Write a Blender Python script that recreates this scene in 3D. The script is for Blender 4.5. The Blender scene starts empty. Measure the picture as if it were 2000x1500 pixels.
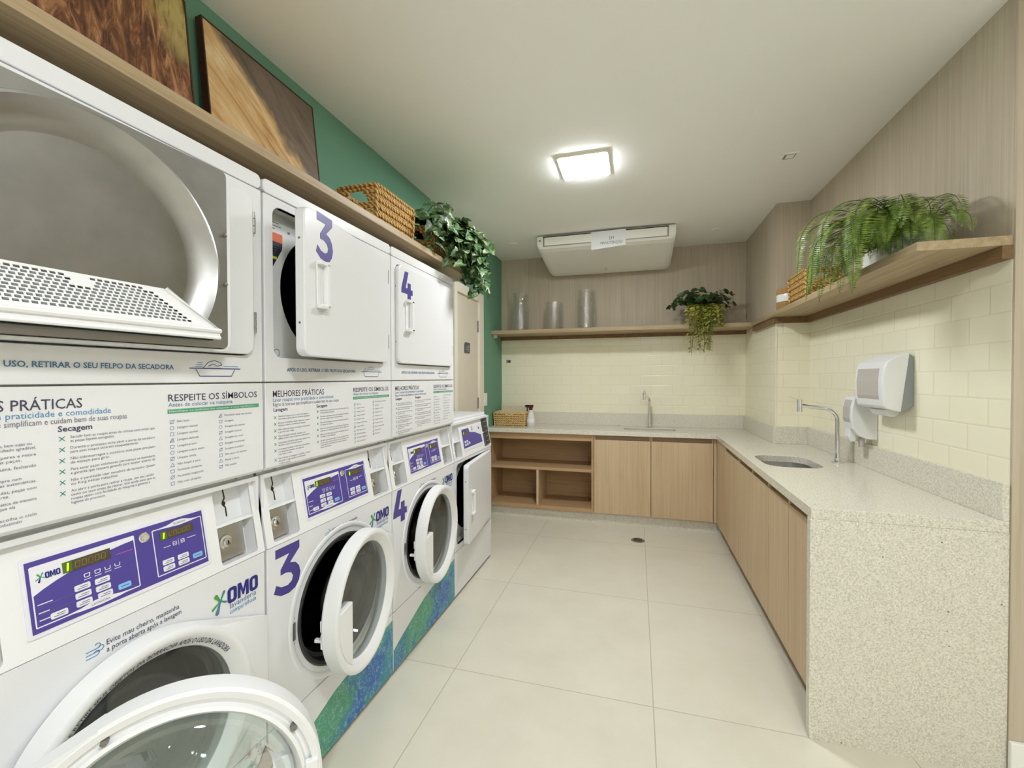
import bpy, math, random
from mathutils import Vector, Matrix
from mathutils.geometry import tessellate_polygon
PI = math.pi
S = bpy.context.scene
COL = S.collection
# ------------------------------------------------------------------ camera, world, exposure, lamps
EYE = 1.36
cam_d = bpy.data.cameras.new('camera'); cam = bpy.data.objects.new('camera', cam_d); COL.objects.link(cam)
cam_d.sensor_width = 36.0; cam_d.lens = 36.0 * 852.3 / 2000.0; cam_d.clip_start = 0.02; cam_d.clip_end = 60
RT = Vector((0.96175, 0.27393, -0.00236)); DN = Vector((0.00161, -0.01426, -0.99990)); FW = Vector((-0.27394, 0.96164, -0.01416))
cam.matrix_world = Matrix(((RT.x, -DN.x, -FW.x, 0), (RT.y, -DN.y, -FW.y, 0), (RT.z, -DN.z, -FW.z, EYE), (0, 0, 0, 1)))
S.camera = cam
w = bpy.data.worlds.new('world'); S.world = w; w.use_nodes = True
w.node_tree.nodes['Background'].inputs[0].default_value = (0.9, 0.95, 1.0, 1); w.node_tree.nodes['Background'].inputs[1].default_value = 0.3
S.view_settings.view_transform = 'Standard'; S.view_settings.look = 'None'
S.view_settings.exposure = 0.80; S.view_settings.gamma = 1.0; S.view_settings.use_curve_mapping = False
S.cycles.use_denoising = True; S.cycles.max_bounces = 14; S.cycles.diffuse_bounces = 6; S.cycles.glossy_bounces = 5
S.cycles.transmission_bounces = 8; S.cycles.transparent_max_bounces = 14; S.cycles.sample_clamp_indirect = 6.0
S.cycles.caustics_reflective = False; S.cycles.caustics_refractive = False
LAMP = 73.0                                  # emission of the square ceiling lamps
LAMP_SPOTS = [(-0.30, 2.65), (0.42, 0.15), (0.42, -1.75), (1.75, -1.75)]  # first lamp is in view; the unseen others are added to balance the light
ZC = 2.635                                    # ceiling height

# ------------------------------------------------------------------ materials
def lin(h):
    h = h.lstrip('#'); c = [int(h[i:i+2], 16) / 255 for i in (0, 2, 4)]
    return tuple((x / 12.92 if x <= 0.04045 else ((x + 0.055) / 1.055) ** 2.4) for x in c) + (1.0,)
class NT:
    def __init__(s, name):
        s.m = bpy.data.materials.new(name); s.m.use_nodes = True; s.t = s.m.node_tree; s.n = s.t.nodes
        s.b = s.n['Principled BSDF']; s.out = s.n['Material Output']
    def new(s, t, **k):
        n = s.n.new(t)
        for a, v in k.items():
            if hasattr(n, a): setattr(n, a, v)
        return n
    def link(s, a, b): s.t.links.new(a, b)
    def pos(s): return s.new('ShaderNodeNewGeometry').outputs['Position']
    def obj(s): return s.new('ShaderNodeTexCoord').outputs['Object']
    def scale(s, v, sc, loc=(0, 0, 0)):
        n = s.new('ShaderNodeMapping'); n.inputs['Scale'].default_value = sc; n.inputs['Location'].default_value = loc
        s.link(v, n.inputs['Vector']); return n.outputs[0]
    def noise(s, v, sc, det=3, rough=0.55, dist=0.0):
        n = s.new('ShaderNodeTexNoise'); n.inputs['Scale'].default_value = sc; n.inputs['Detail'].default_value = det
        n.inputs['Roughness'].default_value = rough; n.inputs['Distortion'].default_value = dist
        s.link(v, n.inputs['Vector']); return n.outputs['Fac']
    def ramp(s, fac, stops):
        n = s.new('ShaderNodeValToRGB'); e = n.color_ramp.elements
        while len(e) < len(stops): e.new(0.5)
        for i, (p, c) in enumerate(stops): e[i].position = p; e[i].color = c if len(c) == 4 else tuple(c) + (1,)
        s.link(fac, n.inputs[0]); return n.outputs[0]
    def mix(s, fac, a, b, mode='MIX'):
        n = s.new('ShaderNodeMix'); n.data_type = 'RGBA'; n.blend_type = mode
        for i, x in ((0, fac), (6, a), (7, b)):
            if isinstance(x, (int, float, tuple)): n.inputs[i].default_value = x
            else: s.link(x, n.inputs[i])
        return n.outputs[2]
    def math(s, op, a, b=0.0, c=0.0):
        n = s.new('ShaderNodeMath', operation=op)
        for i, x in enumerate((a, b, c)):
            if isinstance(x, (int, float)): n.inputs[i].default_value = x
            else: s.link(x, n.inputs[i])
        return n.outputs[0]
    def bump(s, h, st=0.3, d=0.01):
        n = s.new('ShaderNodeBump'); n.inputs['Strength'].default_value = st; n.inputs['Distance'].default_value = d
        s.link(h, n.inputs['Height']); s.link(n.outputs[0], s.b.inputs['Normal'])
    def col(s, c):
        if isinstance(c, tuple): s.b.inputs['Base Color'].default_value = c
        else: s.link(c, s.b.inputs['Base Color'])
    def set(s, rough=0.5, metal=0.0, spec=0.5):
        s.b.inputs['Roughness'].default_value = rough; s.b.inputs['Metallic'].default_value = metal
        s.b.inputs['Specular IOR Level'].default_value = spec; return s
def plain(name, c, rough=0.5, metal=0.0, spec=0.5, var=0.04, sc=6.0, coat=0.0):
    t = NT(name).set(rough, metal, spec); c = lin(c) if isinstance(c, str) else c
    d = tuple(max(0, x * (1 - var)) for x in c[:3]) + (1,); l = tuple(min(1, x * (1 + var)) for x in c[:3]) + (1,)
    t.col(t.ramp(t.noise(t.pos(), sc), [(0.3, d), (0.7, l)])); t.b.inputs['Coat Weight'].default_value = coat
    return t.m
def grain(name, dark, mid, light, axis='z', rough=0.5, sc=1.0, streak=55.0):
    t = NT(name).set(rough, 0, 0.35); v = t.pos()
    st = {'z': (streak, streak, 1.6), 'y': (streak, 1.6, streak), 'x': (1.6, streak, streak)}[axis]
    n1 = t.noise(t.scale(v, tuple(a * sc for a in st)), 1.0, 4, 0.65, 0.4)
    s2 = {'z': (9, 9, 0.5), 'y': (9, 0.5, 9), 'x': (0.5, 9, 9)}[axis]
    n2 = t.noise(t.scale(v, s2), 1.0, 3, 0.5, 0.6)
    f = t.math('ADD', t.math('MULTIPLY', n1, 0.7), t.math('MULTIPLY', n2, 0.3))
    t.col(t.ramp(f, [(0.36, lin(dark)), (0.5, lin(mid)), (0.66, lin(light))])); t.bump(n1, 0.08, 0.002); return t.m
def emit(name, c, st):
    t = NT(name); t.b.inputs['Base Color'].default_value = c; t.b.inputs['Emission Color'].default_value = c
    t.b.inputs['Emission Strength'].default_value = st; return t.m
def glass(name, tint=(0.95, 0.98, 0.97, 1), gloss=0.9, rough=0.02, bump=0.0, base=0.05):
    t = NT(name); tr = t.new('ShaderNodeBsdfTransparent'); tr.inputs[0].default_value = tint
    g = t.new('ShaderNodeBsdfGlossy'); g.inputs['Roughness'].default_value = rough; g.inputs['Color'].default_value = (0.95, 0.97, 1, 1)
    lw = t.new('ShaderNodeLayerWeight'); lw.inputs['Blend'].default_value = 0.35
    f = t.math('ADD', t.math('MULTIPLY', lw.outputs['Fresnel'], gloss), base)
    if bump:
        b = t.new('ShaderNodeBump'); b.inputs['Strength'].default_value = bump; b.inputs['Distance'].default_value = 0.02
        t.link(t.noise(t.pos(), 38, 2), b.inputs['Height']); t.link(b.outputs[0], g.inputs['Normal']); t.link(b.outputs[0], lw.inputs['Normal'])
    m = t.new('ShaderNodeMixShader'); t.link(f, m.inputs[0]); t.link(tr.outputs[0], m.inputs[1]); t.link(g.outputs[0], m.inputs[2])
    t.link(m.outputs[0], t.out.inputs['Surface']); return t.m
M = {}
M['ceiling'] = plain('ceiling paint', '#f6f6f3', 0.9, var=0.01, sc=2)
M['white_wall'] = plain('white wall paint', '#dedad0', 0.9, var=0.01)
M['green_wall'] = plain('green wall paint', '#6c9880', 0.8, var=0.03, sc=3, spec=0.25)
M['laminate'] = grain('grey wood laminate', '#b3a692', '#beb19d', '#c8bca9', 'z', 0.55, 1.0, 75)
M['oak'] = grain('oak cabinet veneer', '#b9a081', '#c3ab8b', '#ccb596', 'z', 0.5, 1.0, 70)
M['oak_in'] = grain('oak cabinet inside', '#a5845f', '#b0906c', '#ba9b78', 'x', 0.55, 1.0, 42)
M['channel'] = plain('brown grip channel', '#8c7358', 0.45, var=0.08)
M['shelf'] = grain('shelf veneer along', '#988465', '#a89475', '#b8a586', 'y', 0.5)
M['shelf_x'] = grain('shelf veneer across', '#988465', '#a89475', '#b8a586', 'x', 0.5)
M['cleat'] = grain('shelf batten veneer', '#6b5236', '#7a5f40', '#876b4b', 'y', 0.55)
def tile_mat():
    t = NT('cream metro tile').set(0.16, 0, 0.5); g = t.new('ShaderNodeNewGeometry')
    sp = t.new('ShaderNodeSeparateXYZ'); t.link(g.outputs['Position'], sp.inputs[0])
    sn = t.new('ShaderNodeSeparateXYZ'); t.link(g.outputs['True Normal'], sn.inputs[0])
    ax = t.math('GREATER_THAN', t.math('ABSOLUTE', sn.outputs[0]), 0.5)
    u = t.math('ADD', t.math('MULTIPLY', ax, t.math('SUBTRACT', sp.outputs[1], 1.865)), t.math('MULTIPLY', t.math('SUBTRACT', 1.0, ax), t.math('ADD', sp.outputs[0], 1.36)))
    cb = t.new('ShaderNodeCombineXYZ'); t.link(u, cb.inputs[0]); t.link(t.math('SUBTRACT', sp.outputs[2], 0.981), cb.inputs[1])
    b = t.new('ShaderNodeTexBrick'); b.offset = 0.5; b.inputs['Scale'].default_value = 1.0; b.inputs['Brick Width'].default_value = 0.2; b.inputs['Row Height'].default_value = 0.1
    b.inputs['Mortar Size'].default_value = 0.0022; b.inputs['Mortar Smooth'].default_value = 0.3; b.inputs['Bias'].default_value = 0.0
    b.inputs['Color1'].default_value = lin('#eee9d3'); b.inputs['Color2'].default_value = lin('#ece7d0'); b.inputs['Mortar'].default_value = lin('#e3dcc7')
    t.link(cb.outputs[0], b.inputs['Vector']); t.col(b.outputs['Color'])
    b2 = t.new('ShaderNodeTexBrick'); b2.offset = 0.5; b2.inputs['Scale'].default_value = 1.0; b2.inputs['Brick Width'].default_value = 0.2; b2.inputs['Row Height'].default_value = 0.1
    b2.inputs['Mortar Size'].default_value = 0.007; b2.inputs['Mortar Smooth'].default_value = 1.0
    t.link(cb.outputs[0], b2.inputs['Vector'])
    t.bump(t.math('SUBTRACT', 1.0, b2.outputs['Fac']), 0.3, 0.0025); return t.m
M['tile'] = tile_mat()
def floor_mat():
    t = NT('beige porcelain floor').set(0.33, 0, 0.5); v = t.pos()
    b = t.new('ShaderNodeTexBrick'); b.offset = 0.0; b.inputs['Scale'].default_value = 1.0; b.inputs['Brick Width'].default_value = 0.883; b.inputs['Row Height'].default_value = 0.892
    b.inputs['Mortar Size'].default_value = 0.0022; b.inputs['Mortar Smooth'].default_value = 0.1
    b.inputs['Color1'].default_value = lin('#d6d1c2'); b.inputs['Color2'].default_value = lin('#d4cfc0'); b.inputs['Mortar'].default_value = lin('#aba492')
    t.link(t.scale(v, (1, 1, 1), (-0.07 + 8.83, -1.872 + 8.92, 0)), b.inputs['Vector'])
    n = t.noise(v, 3.5, 5, 0.6); t.col(t.mix(0.5, b.outputs['Color'], t.ramp(n, [(0.3, lin('#c9c3b0')), (0.7, lin('#dcd7c7'))]), 'MIX'))
    c = t.mix(b.outputs['Fac'], t.mix(0.5, b.outputs['Color'], t.ramp(n, [(0.3, lin('#cbc6b6')), (0.7, lin('#dbd7c8'))])), lin('#b3ac9b')); t.col(c)
    t.bump(t.math('SUBTRACT', 1.0, b.outputs['Fac']), 0.3, 0.002); return t.m
M['floor'] = floor_mat()
def granite(name, rough):
    t = NT(name).set(rough, 0, 0.5); v = t.pos()
    n1 = t.noise(v, 165, 4, 0.8); n2 = t.noise(v, 9, 4, 0.6, 0.5); n3 = t.noise(v, 420, 2, 0.5)
    c = t.ramp(n1, [(0.34, lin('#a09b90')), (0.44, lin('#c6c1b4')), (0.53, lin('#dad6c8')), (0.66, lin('#eeeade'))])
    c = t.mix(t.math('MULTIPLY', n2, 0.45), c, lin('#d5d2c5')); c = t.mix(t.math('GREATER_THAN', n3, 0.70), c, lin('#85807a'))
    vo = t.new('ShaderNodeTexVoronoi'); vo.inputs['Scale'].default_value = 16; t.link(v, vo.inputs['Vector'])
    c = t.mix(t.math('LESS_THAN', vo.outputs['Distance'], 0.045), c, lin('#6d6660')); t.col(c); return t.m
M['granite'] = granite('speckled pale granite', 0.18)
M['granite_r'] = granite('speckled pale granite sides', 0.4)
M['enamel'] = plain('white enamel', '#dcdde0', 0.28, var=0.008, sc=2)
M['plastic'] = plain('white plastic', '#e2e3e5', 0.35, var=0.008, sc=2)
M['white_in'] = plain('inner white sheet', '#e2e4e2', 0.45, var=0.02)
M['grey_liner'] = plain('galvanised sheet', (0.40, 0.40, 0.40, 1), 0.33, 1.0, var=0.08, sc=14)
M['steel'] = plain('brushed steel', (0.56, 0.56, 0.55, 1), 0.28, 1.0, var=0.06, sc=20)
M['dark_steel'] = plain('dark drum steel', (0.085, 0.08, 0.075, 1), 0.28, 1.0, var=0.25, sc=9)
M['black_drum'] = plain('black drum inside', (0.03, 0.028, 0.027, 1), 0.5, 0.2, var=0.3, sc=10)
M['chrome'] = plain('chrome', (0.80, 0.80, 0.80, 1), 0.08, 1.0, var=0.01)
M['rubber'] = plain('black rubber gasket', (0.018, 0.016, 0.016, 1), 0.38, var=0.2)
M['dark'] = plain('dark gap', (0.012, 0.011, 0.010, 1), 0.7)
M['hinge'] = plain('grey hinge metal', (0.33, 0.32, 0.30, 1), 0.4, 0.8, var=0.15, sc=60)
M['screw'] = plain('screw steel', (0.25, 0.24, 0.22, 1), 0.4, 0.8)
M['purple'] = plain('purple overlay', '#4b3f8f', 0.4, var=0.03)
M['num'] = plain('indigo lettering', '#463c86', 0.45, var=0.03)
M['navy'] = plain('navy lettering', '#1d2078', 0.45, var=0.02)
M['ink'] = plain('dark grey ink', '#45435a', 0.6, var=0.02)
M['ink2'] = plain('grey ink', '#6b6875', 0.6, var=0.02)
M['blue_ink'] = plain('blue ink', '#3f86b5', 0.6, var=0.02)
M['steel_ink'] = plain('steel blue ink', '#4a7499', 0.6, var=0.02)
M['green_bar'] = plain('green bar ink', '#4f9f78', 0.6, var=0.03)
M['teal'] = plain('teal ink', '#2c8a77', 0.5, var=0.1, sc=40)
M['leafgreen'] = plain('leaf green ink', '#4d9a3f', 0.5, var=0.05)
M['lcd'] = plain('dark display', '#4a4732', 0.25, var=0.15, sc=90)
M['lcdlit'] = emit('lit display segment', lin('#b8f02a'), 1.1)
M['lcdglow'] = plain('display window', '#4d6a1c', 0.3)
M['key'] = plain('pale keypad', '#dcdce4', 0.4, var=0.02)
M['key_blue'] = plain('blue keypad', '#7fb8e6', 0.4, var=0.02)
M['pink'] = plain('pink ink', '#b2578f', 0.5)
M['orange'] = plain('orange label', '#e2662c', 0.5)
M['yellow'] = plain('yellow label', '#d8d330', 0.5)
M['blacklabel'] = plain('black label', '#2a2a30', 0.5, var=0.3, sc=120)
M['door_glass'] = glass('door glass', (0.88, 0.93, 0.92, 1), 0.6, 0.03)
M['vase_glass'] = glass('hammered glass', (0.985, 0.988, 0.985, 1), 0.40, 0.035, 0.5, 0.02)
M['window'] = plain('smoky window', '#b9b2ae', 0.25, var=0.03)
M['grey_plastic'] = plain('grey plastic', '#8b8f8f', 0.5, var=0.03)
M['ac'] = plain('air conditioner plastic', '#f0efe8', 0.4, var=0.01)
M['paper'] = plain('white paper', '#eceef2', 0.8, var=0.01)
M['beige_door'] = plain('beige door paint', '#cfc6b6', 0.6, var=0.015)
M['door_frame'] = plain('cream door frame', '#ddd7c8', 0.55, var=0.015)
M['sign'] = plain('dark grey sign', '#55535c', 0.5)
M['sign_ink'] = plain('pale sign ink', '#a7a5ad', 0.5)
M['base_white'] = plain('white baseboard', '#eef0ec', 0.5, var=0.01)
M['ceramic'] = plain('white ceramic', '#eaeae6', 0.25, var=0.01)
M['jute'] = plain('jute', '#a3804f', 0.9, var=0.25, sc=150)
M['cream_cloth'] = plain('cream cloth', '#d9cdb2', 0.9, var=0.06, sc=40)
M['trigger'] = plain('maroon trigger', '#3c1216', 0.4)
M['bottle'] = plain('pale bottle', '#d9d9da', 0.35, var=0.03, sc=20)
M['frame_dark'] = plain('dark wood frame', '#3a1d12', 0.5, var=0.3, sc=60)
M['soil'] = plain('brown fibre', '#8a6a3c', 0.95, var=0.35, sc=90)
M['stem'] = plain('green stem', '#4c5a26', 0.6, var=0.2, sc=30)
M['lamp'] = emit('lamp diffuser', (0.962, 0.985, 1.0, 1), LAMP)
M['lamp_frame'] = plain('lamp frame white', '#e9e4d2', 0.5)
M['drain'] = plain('drain steel', (0.30, 0.29, 0.27, 1), 0.45, 0.8, var=0.3, sc=80)
def wicker(name, a, b, c):
    t = NT(name).set(0.65, 0, 0.3); v = t.obj()
    wv = t.new('ShaderNodeTexWave'); wv.inputs['Scale'].default_value = 26; wv.inputs['Distortion'].default_value = 3.0; wv.inputs['Detail'].default_value = 2; wv.bands_direction = 'DIAGONAL'
    t.link(v, wv.inputs['Vector']); n = t.noise(v, 45, 3)
    f = t.math('ADD', t.math('MULTIPLY', wv.outputs['Fac'], 0.55), t.math('MULTIPLY', n, 0.45))
    t.col(t.ramp(f, [(0.25, lin(a)), (0.5, lin(b)), (0.75, lin(c))])); t.bump(f, 0.6, 0.006); return t.m
M['wicker'] = wicker('wicker', '#8a6330', '#c09754', '#ddba7c')
M['wicker2'] = wicker('tight wicker', '#b4925a', '#cfae72', '#e0c490')
def leafmat(name, a, b, c, sc=9.0):
    t = NT(name).set(0.4, 0, 0.4); v = t.pos(); n = t.noise(v, sc, 3, 0.6); n2 = t.noise(v, sc * 5, 2)
    t.col(t.ramp(t.math('ADD', t.math('MULTIPLY', n, 0.65), t.math('MULTIPLY', n2, 0.35)), [(0.35, lin(a)), (0.5, lin(b)), (0.66, lin(c))])); return t.m
M['ivy'] = leafmat('variegated ivy leaf', '#1a3116', '#38592a', '#a3b98e', 16)
M['pothos'] = leafmat('dark pothos leaf', '#17290f', '#2d4a22', '#4d6a3a', 12)
M['trail'] = leafmat('yellow green trailing leaf', '#4a4f10', '#8a8a2a', '#bdb95a', 22)
M['fern'] = leafmat('fern frond', '#40591c', '#6b862c', '#a0b05e', 12)
def decal_mat():
    t = NT('bubble decal').set(0.4, 0, 0.4); v = t.obj()
    base = t.ramp(t.noise(v, 5, 2, 0.5, 0.4), [(0.38, lin('#3563a6')), (0.48, lin('#3a7f9c')), (0.60, lin('#52997a'))])
    c = base
    for sc, wd in ((26, 0.05), (48, 0.06)):
        vo = t.new('ShaderNodeTexVoronoi'); vo.inputs['Scale'].default_value = sc; t.link(v, vo.inputs['Vector'])
        r = t.math('LESS_THAN', t.math('ABSOLUTE', t.math('SUBTRACT', vo.outputs['Distance'], 0.34)), wd)
        c = t.mix(t.math('MULTIPLY', r, 0.28), c, lin('#9fc9d6'))
    t.col(c); return t.m
M['decal'] = decal_mat()
def wheat_mat():
    t = NT('wheat field print').set(0.35, 0, 0.4); v = t.obj(); sp = t.new('ShaderNodeSeparateXYZ'); t.link(v, sp.inputs[0])
    st = t.noise(t.scale(v, (26, 26, 5)), 1.0, 6, 0.75, 1.6)
    c1 = t.ramp(st, [(0.36, lin('#33221c')), (0.5, lin('#7a4f35')), (0.60, lin('#b0805a')), (0.72, lin('#d8b080'))])
    c2 = t.ramp(t.noise(t.scale(v, (30, 30, 9)), 1.0, 5, 0.7, 1.2), [(0.36, lin('#6f6030')), (0.46, lin('#b5a364')), (0.7, lin('#c9b97c'))])
    k = t.math('ADD', t.math('ADD', t.math('MULTIPLY', sp.outputs[1], 1.2), sp.outputs[2]), t.math('MULTIPLY', t.noise(v, 5, 3), 0.35))
    f = t.new('ShaderNodeMapRange'); f.inputs[1].default_value = 1.05; f.inputs[2].default_value = 1.20; t.link(k, f.inputs[0])
    t.col(t.mix(f.outputs[0], c1, c2)); return t.m
M['wheat'] = wheat_mat()
def mane_mat():
    t = NT('blond mane print').set(0.35, 0, 0.4); v = t.obj(); sp = t.new('ShaderNodeSeparateXYZ'); t.link(v, sp.inputs[0])
    rot = t.new('ShaderNodeMapping'); rot.inputs['Rotation'].default_value = (math.radians(40), 0, 0); rot.inputs['Scale'].default_value = (1, 1, 1); t.link(v, rot.inputs[0])
    st = t.noise(t.scale(rot.outputs[0], (3, 2.2, 15)), 1.0, 6, 0.7, 1.2)
    c1 = t.ramp(st, [(0.28, lin('#8a6038')), (0.42, lin('#c89d66')), (0.56, lin('#dcbd8c')), (0.72, lin('#efe0bc'))])
    c2 = t.ramp(st, [(0.3, lin('#5a4c40')), (0.7, lin('#87776a'))])
    k = t.math('ADD', t.math('ADD', t.math('MULTIPLY', sp.outputs[1], 0.85), sp.outputs[2]), t.math('MULTIPLY', t.noise(v, 7, 4), 0.28))
    f = t.new('ShaderNodeMapRange'); f.inputs[1].default_value = 0.66; f.inputs[2].default_value = 0.73; t.link(k, f.inputs[0])
    t.col(t.mix(f.outputs[0], c1, c2)); return t.m
M['mane'] = mane_mat()

# ------------------------------------------------------------------ mesh building
class Fr:                                      # a local frame: u to the right, v up, w out of the surface
    def __init__(s, o=(0, 0, 0), U=(1, 0, 0), V=(0, 1, 0)):
        s.o = Vector(o); s.U = Vector(U).normalized(); s.V = Vector(V).normalized(); s.N = s.U.cross(s.V)
    def p(s, u, v, w=0.0): return s.o + s.U * u + s.V * v + s.N * w
WORLD = Fr()
def frX(x=0.0): return Fr((x, 0, 0), (0, 1, 0), (0, 0, 1))      # faces +X, u = y, v = z
def frNX(x=0.0): return Fr((x, 0, 0), (0, -1, 0), (0, 0, 1))    # faces -X, u = -y
def frNY(y=0.0): return Fr((0, y, 0), (1, 0, 0), (0, 0, 1))     # faces -Y, u = x
class MB:
    def __init__(s): s.v = []; s.f = []; s.mi = []; s.sm = []
    def add(s, vs, fs, mat=0, smooth=False):
        b = len(s.v); s.v += [tuple(x) for x in vs]
        for f in fs: s.f.append(tuple(i + b for i in f)); s.mi.append(mat); s.sm.append(smooth)
        return s
    def box(s, x0, x1, y0, y1, z0, z1, mat=0, fr=WORLD):
        P = [fr.p(x, y, z) for z in (z0, z1) for y in (y0, y1) for x in (x0, x1)]
        return s.add(P, [(0, 2, 3, 1), (4, 5, 7, 6), (0, 1, 5, 4), (2, 6, 7, 3), (0, 4, 6, 2), (1, 3, 7, 5)], mat)
    def prism(s, pts, w0, w1, fr=WORLD, mat=0, smooth=False):
        n = len(pts); P = [fr.p(u, v, w0) for u, v in pts] + [fr.p(u, v, w1) for u, v in pts]
        a = sum(pts[i][0] * pts[(i + 1) % n][1] - pts[(i + 1) % n][0] * pts[i][1] for i in range(n))
        tri = tessellate_polygon([[Vector((u, v, 0)) for u, v in pts]])
        fs = []
        for t in tri:
            x = [pts[i] for i in t]; ar = (x[1][0]-x[0][0])*(x[2][1]-x[0][1])-(x[2][0]-x[0][0])*(x[1][1]-x[0][1])
            t = t if ar > 0 else t[::-1]
            fs.append(tuple(i + n for i in t)); fs.append(tuple(t[::-1]))
        if len(pts) <= 4 or n > 0 and _convex(pts):
            q = tuple(range(n)) if a > 0 else tuple(range(n))[::-1]
            fs = [tuple(i + n for i in q), q[::-1]]
        s.add(P, fs, mat)
        side = [((i, (i + 1) % n, (i + 1) % n + n, i + n) if a > 0 else ((i + 1) % n, i, i + n, (i + 1) % n + n)) for i in range(n)]
        b = len(s.v) - 2 * n
        for f in side: s.f.append(tuple(i + b for i in f)); s.mi.append(mat); s.sm.append(smooth)
        return s
    def sheet(s, pts, w, fr=WORLD, mat=0):
        n = len(pts); P = [fr.p(u, v, w) for u, v in pts]; fs = []
        for t in tessellate_polygon([[Vector((u, v, 0)) for u, v in pts]]):
            x = [pts[i] for i in t]; ar = (x[1][0]-x[0][0])*(x[2][1]-x[0][1])-(x[2][0]-x[0][0])*(x[1][1]-x[0][1])
            fs.append(t if ar > 0 else t[::-1])
        return s.add(P, fs, mat)
    def plate(s, outer, holes, w0, w1, fr=WORLD, mat=0, wallmat=None):
        loops = [outer] + holes; flat = [q for l in loops for q in l]; n = len(flat)
        P = [fr.p(u, v, w0) for u, v in flat] + [fr.p(u, v, w1) for u, v in flat]; fs = []
        for t in tessellate_polygon([[Vector((u, v, 0)) for u, v in l] for l in loops]):
            x = [flat[i] for i in t]; ar = (x[1][0]-x[0][0])*(x[2][1]-x[0][1])-(x[2][0]-x[0][0])*(x[1][1]-x[0][1])
            t = t if ar > 0 else t[::-1]
            fs.append(tuple(i + n for i in t)); fs.append(tuple(t[::-1]))
        b = len(s.v); s.add(P, fs, mat); o = 0
        for k, l in enumerate(loops):
            m = len(l); a = sum(l[i][0] * l[(i + 1) % m][1] - l[(i + 1) % m][0] * l[i][1] for i in range(m))
            pos = (a > 0) == (k == 0)
            for i in range(m):
                i0, i1 = o + i, o + (i + 1) % m
                f = (i0, i1, i1 + n, i0 + n) if pos else (i1, i0, i0 + n, i1 + n)
                s.f.append(tuple(q + b for q in f)); s.mi.append(mat if wallmat is None else wallmat); s.sm.append(False)
            o += m
        return s
    def lathe(s, prof, fr=WORLD, n=48, mat=0, smooth=True, a0=0.0, a1=2 * PI):    # prof: (radius, w); axis = frame N through frame origin
        full = abs(a1 - a0 - 2 * PI) < 1e-6; k = n if full else n + 1; P = []
        for r, w in prof:
            for i in range(k):
                a = a0 + (a1 - a0) * i / n; P.append(fr.p(r * math.cos(a), r * math.sin(a), w))
        fs = []
        for j in range(len(prof) - 1):
            for i in range(n):
                i2 = (i + 1) % k; fs.append((j * k + i, j * k + i2, (j + 1) * k + i2, (j + 1) * k + i))
        return s.add(P, fs, mat, smooth)
    def disc(s, r, w, fr=WORLD, n=32, mat=0):
        return s.add([fr.p(r * math.cos(2 * PI * i / n), r * math.sin(2 * PI * i / n), w) for i in range(n)], [tuple(range(n))], mat)
    def tube(s, path, r, n=8, mat=0, cap=True, smooth=True):
        path = [Vector(p) for p in path]; k = len(path); rr = r if isinstance(r, (list, tuple)) else [r] * k
        t0 = (path[1] - path[0]).normalized(); up = Vector((0, 0, 1)) if abs(t0.z) < 0.9 else Vector((1, 0, 0))
        a = t0.cross(up).normalized(); P = []; tp = t0
        for i in range(k):
            t = ((path[min(i + 1, k - 1)] - path[max(i - 1, 0)])).normalized()
            a = (a - t * a.dot(t)).normalized(); b = t.cross(a)
            for j in range(n):
                g = 2 * PI * j / n; P.append(path[i] + (a * math.cos(g) + b * math.sin(g)) * rr[i])
        fs = [(i * n + j, i * n + (j + 1) % n, (i + 1) * n + (j + 1) % n, (i + 1) * n + j) for i in range(k - 1) for j in range(n)]
        s.add(P, fs, mat, smooth)
        if cap: b = len(s.v) - k * n; s.f += [tuple(b + j for j in range(n))[::-1], tuple(b + (k - 1) * n + j for j in range(n))]; s.mi += [mat] * 2; s.sm += [False] * 2
        return s
    def text(s, body, size, u, v, fr, w=0.0008, mat=0, align='l', bold=0.0, shear=0.0, width=None, path=None):
        V, F, (x0, x1, y0, y1) = glyphs(body, bold)
        sx = size if width is None else width / max(1e-6, x1 - x0); dx = {'l': -x0, 'c': -(x0 + x1) / 2, 'r': -x1}[align]
        P = []
        for x, y in V:
            a = (x + dx) * sx + y * size * shear; b = y * size
            if path: uu, vv, ww = path(a, b); P.append(fr.p(uu, vv, ww))
            else: P.append(fr.p(u + a, v + b, w))
        return s.add(P, F, mat)
    def line(s, pts, wd, w, fr, mat=0, closed=False):
        q = pts + [pts[0]] if closed else pts
        for (a, b), (c, d) in zip(q, q[1:]):
            l = math.hypot(c - a, d - b) or 1e-9; nx, ny = -(d - b) / l * wd / 2, (c - a) / l * wd / 2
            s.add([fr.p(a - nx, b - ny, w), fr.p(c - nx, d - ny, w), fr.p(c + nx, d + ny, w), fr.p(a + nx, b + ny, w)], [(0, 1, 2, 3)], mat)
        return s
    def build(s, name, mats, parent=None, bevel=0.0, seg=2, loc=None, rz=None):
        me = bpy.data.meshes.new(name); me.from_pydata(s.v, [], s.f)
        mats = mats if isinstance(mats, (list, tuple)) else [mats]
        for m in mats: me.materials.append(M[m])
        me.polygons.foreach_set('material_index', s.mi); me.polygons.foreach_set('use_smooth', s.sm); me.update()
        if any(s.sm): me.set_sharp_from_angle(angle=math.radians(38))
        o = bpy.data.objects.new(name, me); COL.objects.link(o)
        if parent: o.parent = parent
        if loc: o.location = loc
        if rz is not None: o.rotation_euler = (0, 0, rz)
        if bevel:
            m = o.modifiers.new('edge', 'BEVEL'); m.width = bevel; m.segments = seg; m.limit_method = 'ANGLE'; m.angle_limit = math.radians(40); m.harden_normals = False
        return o
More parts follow.
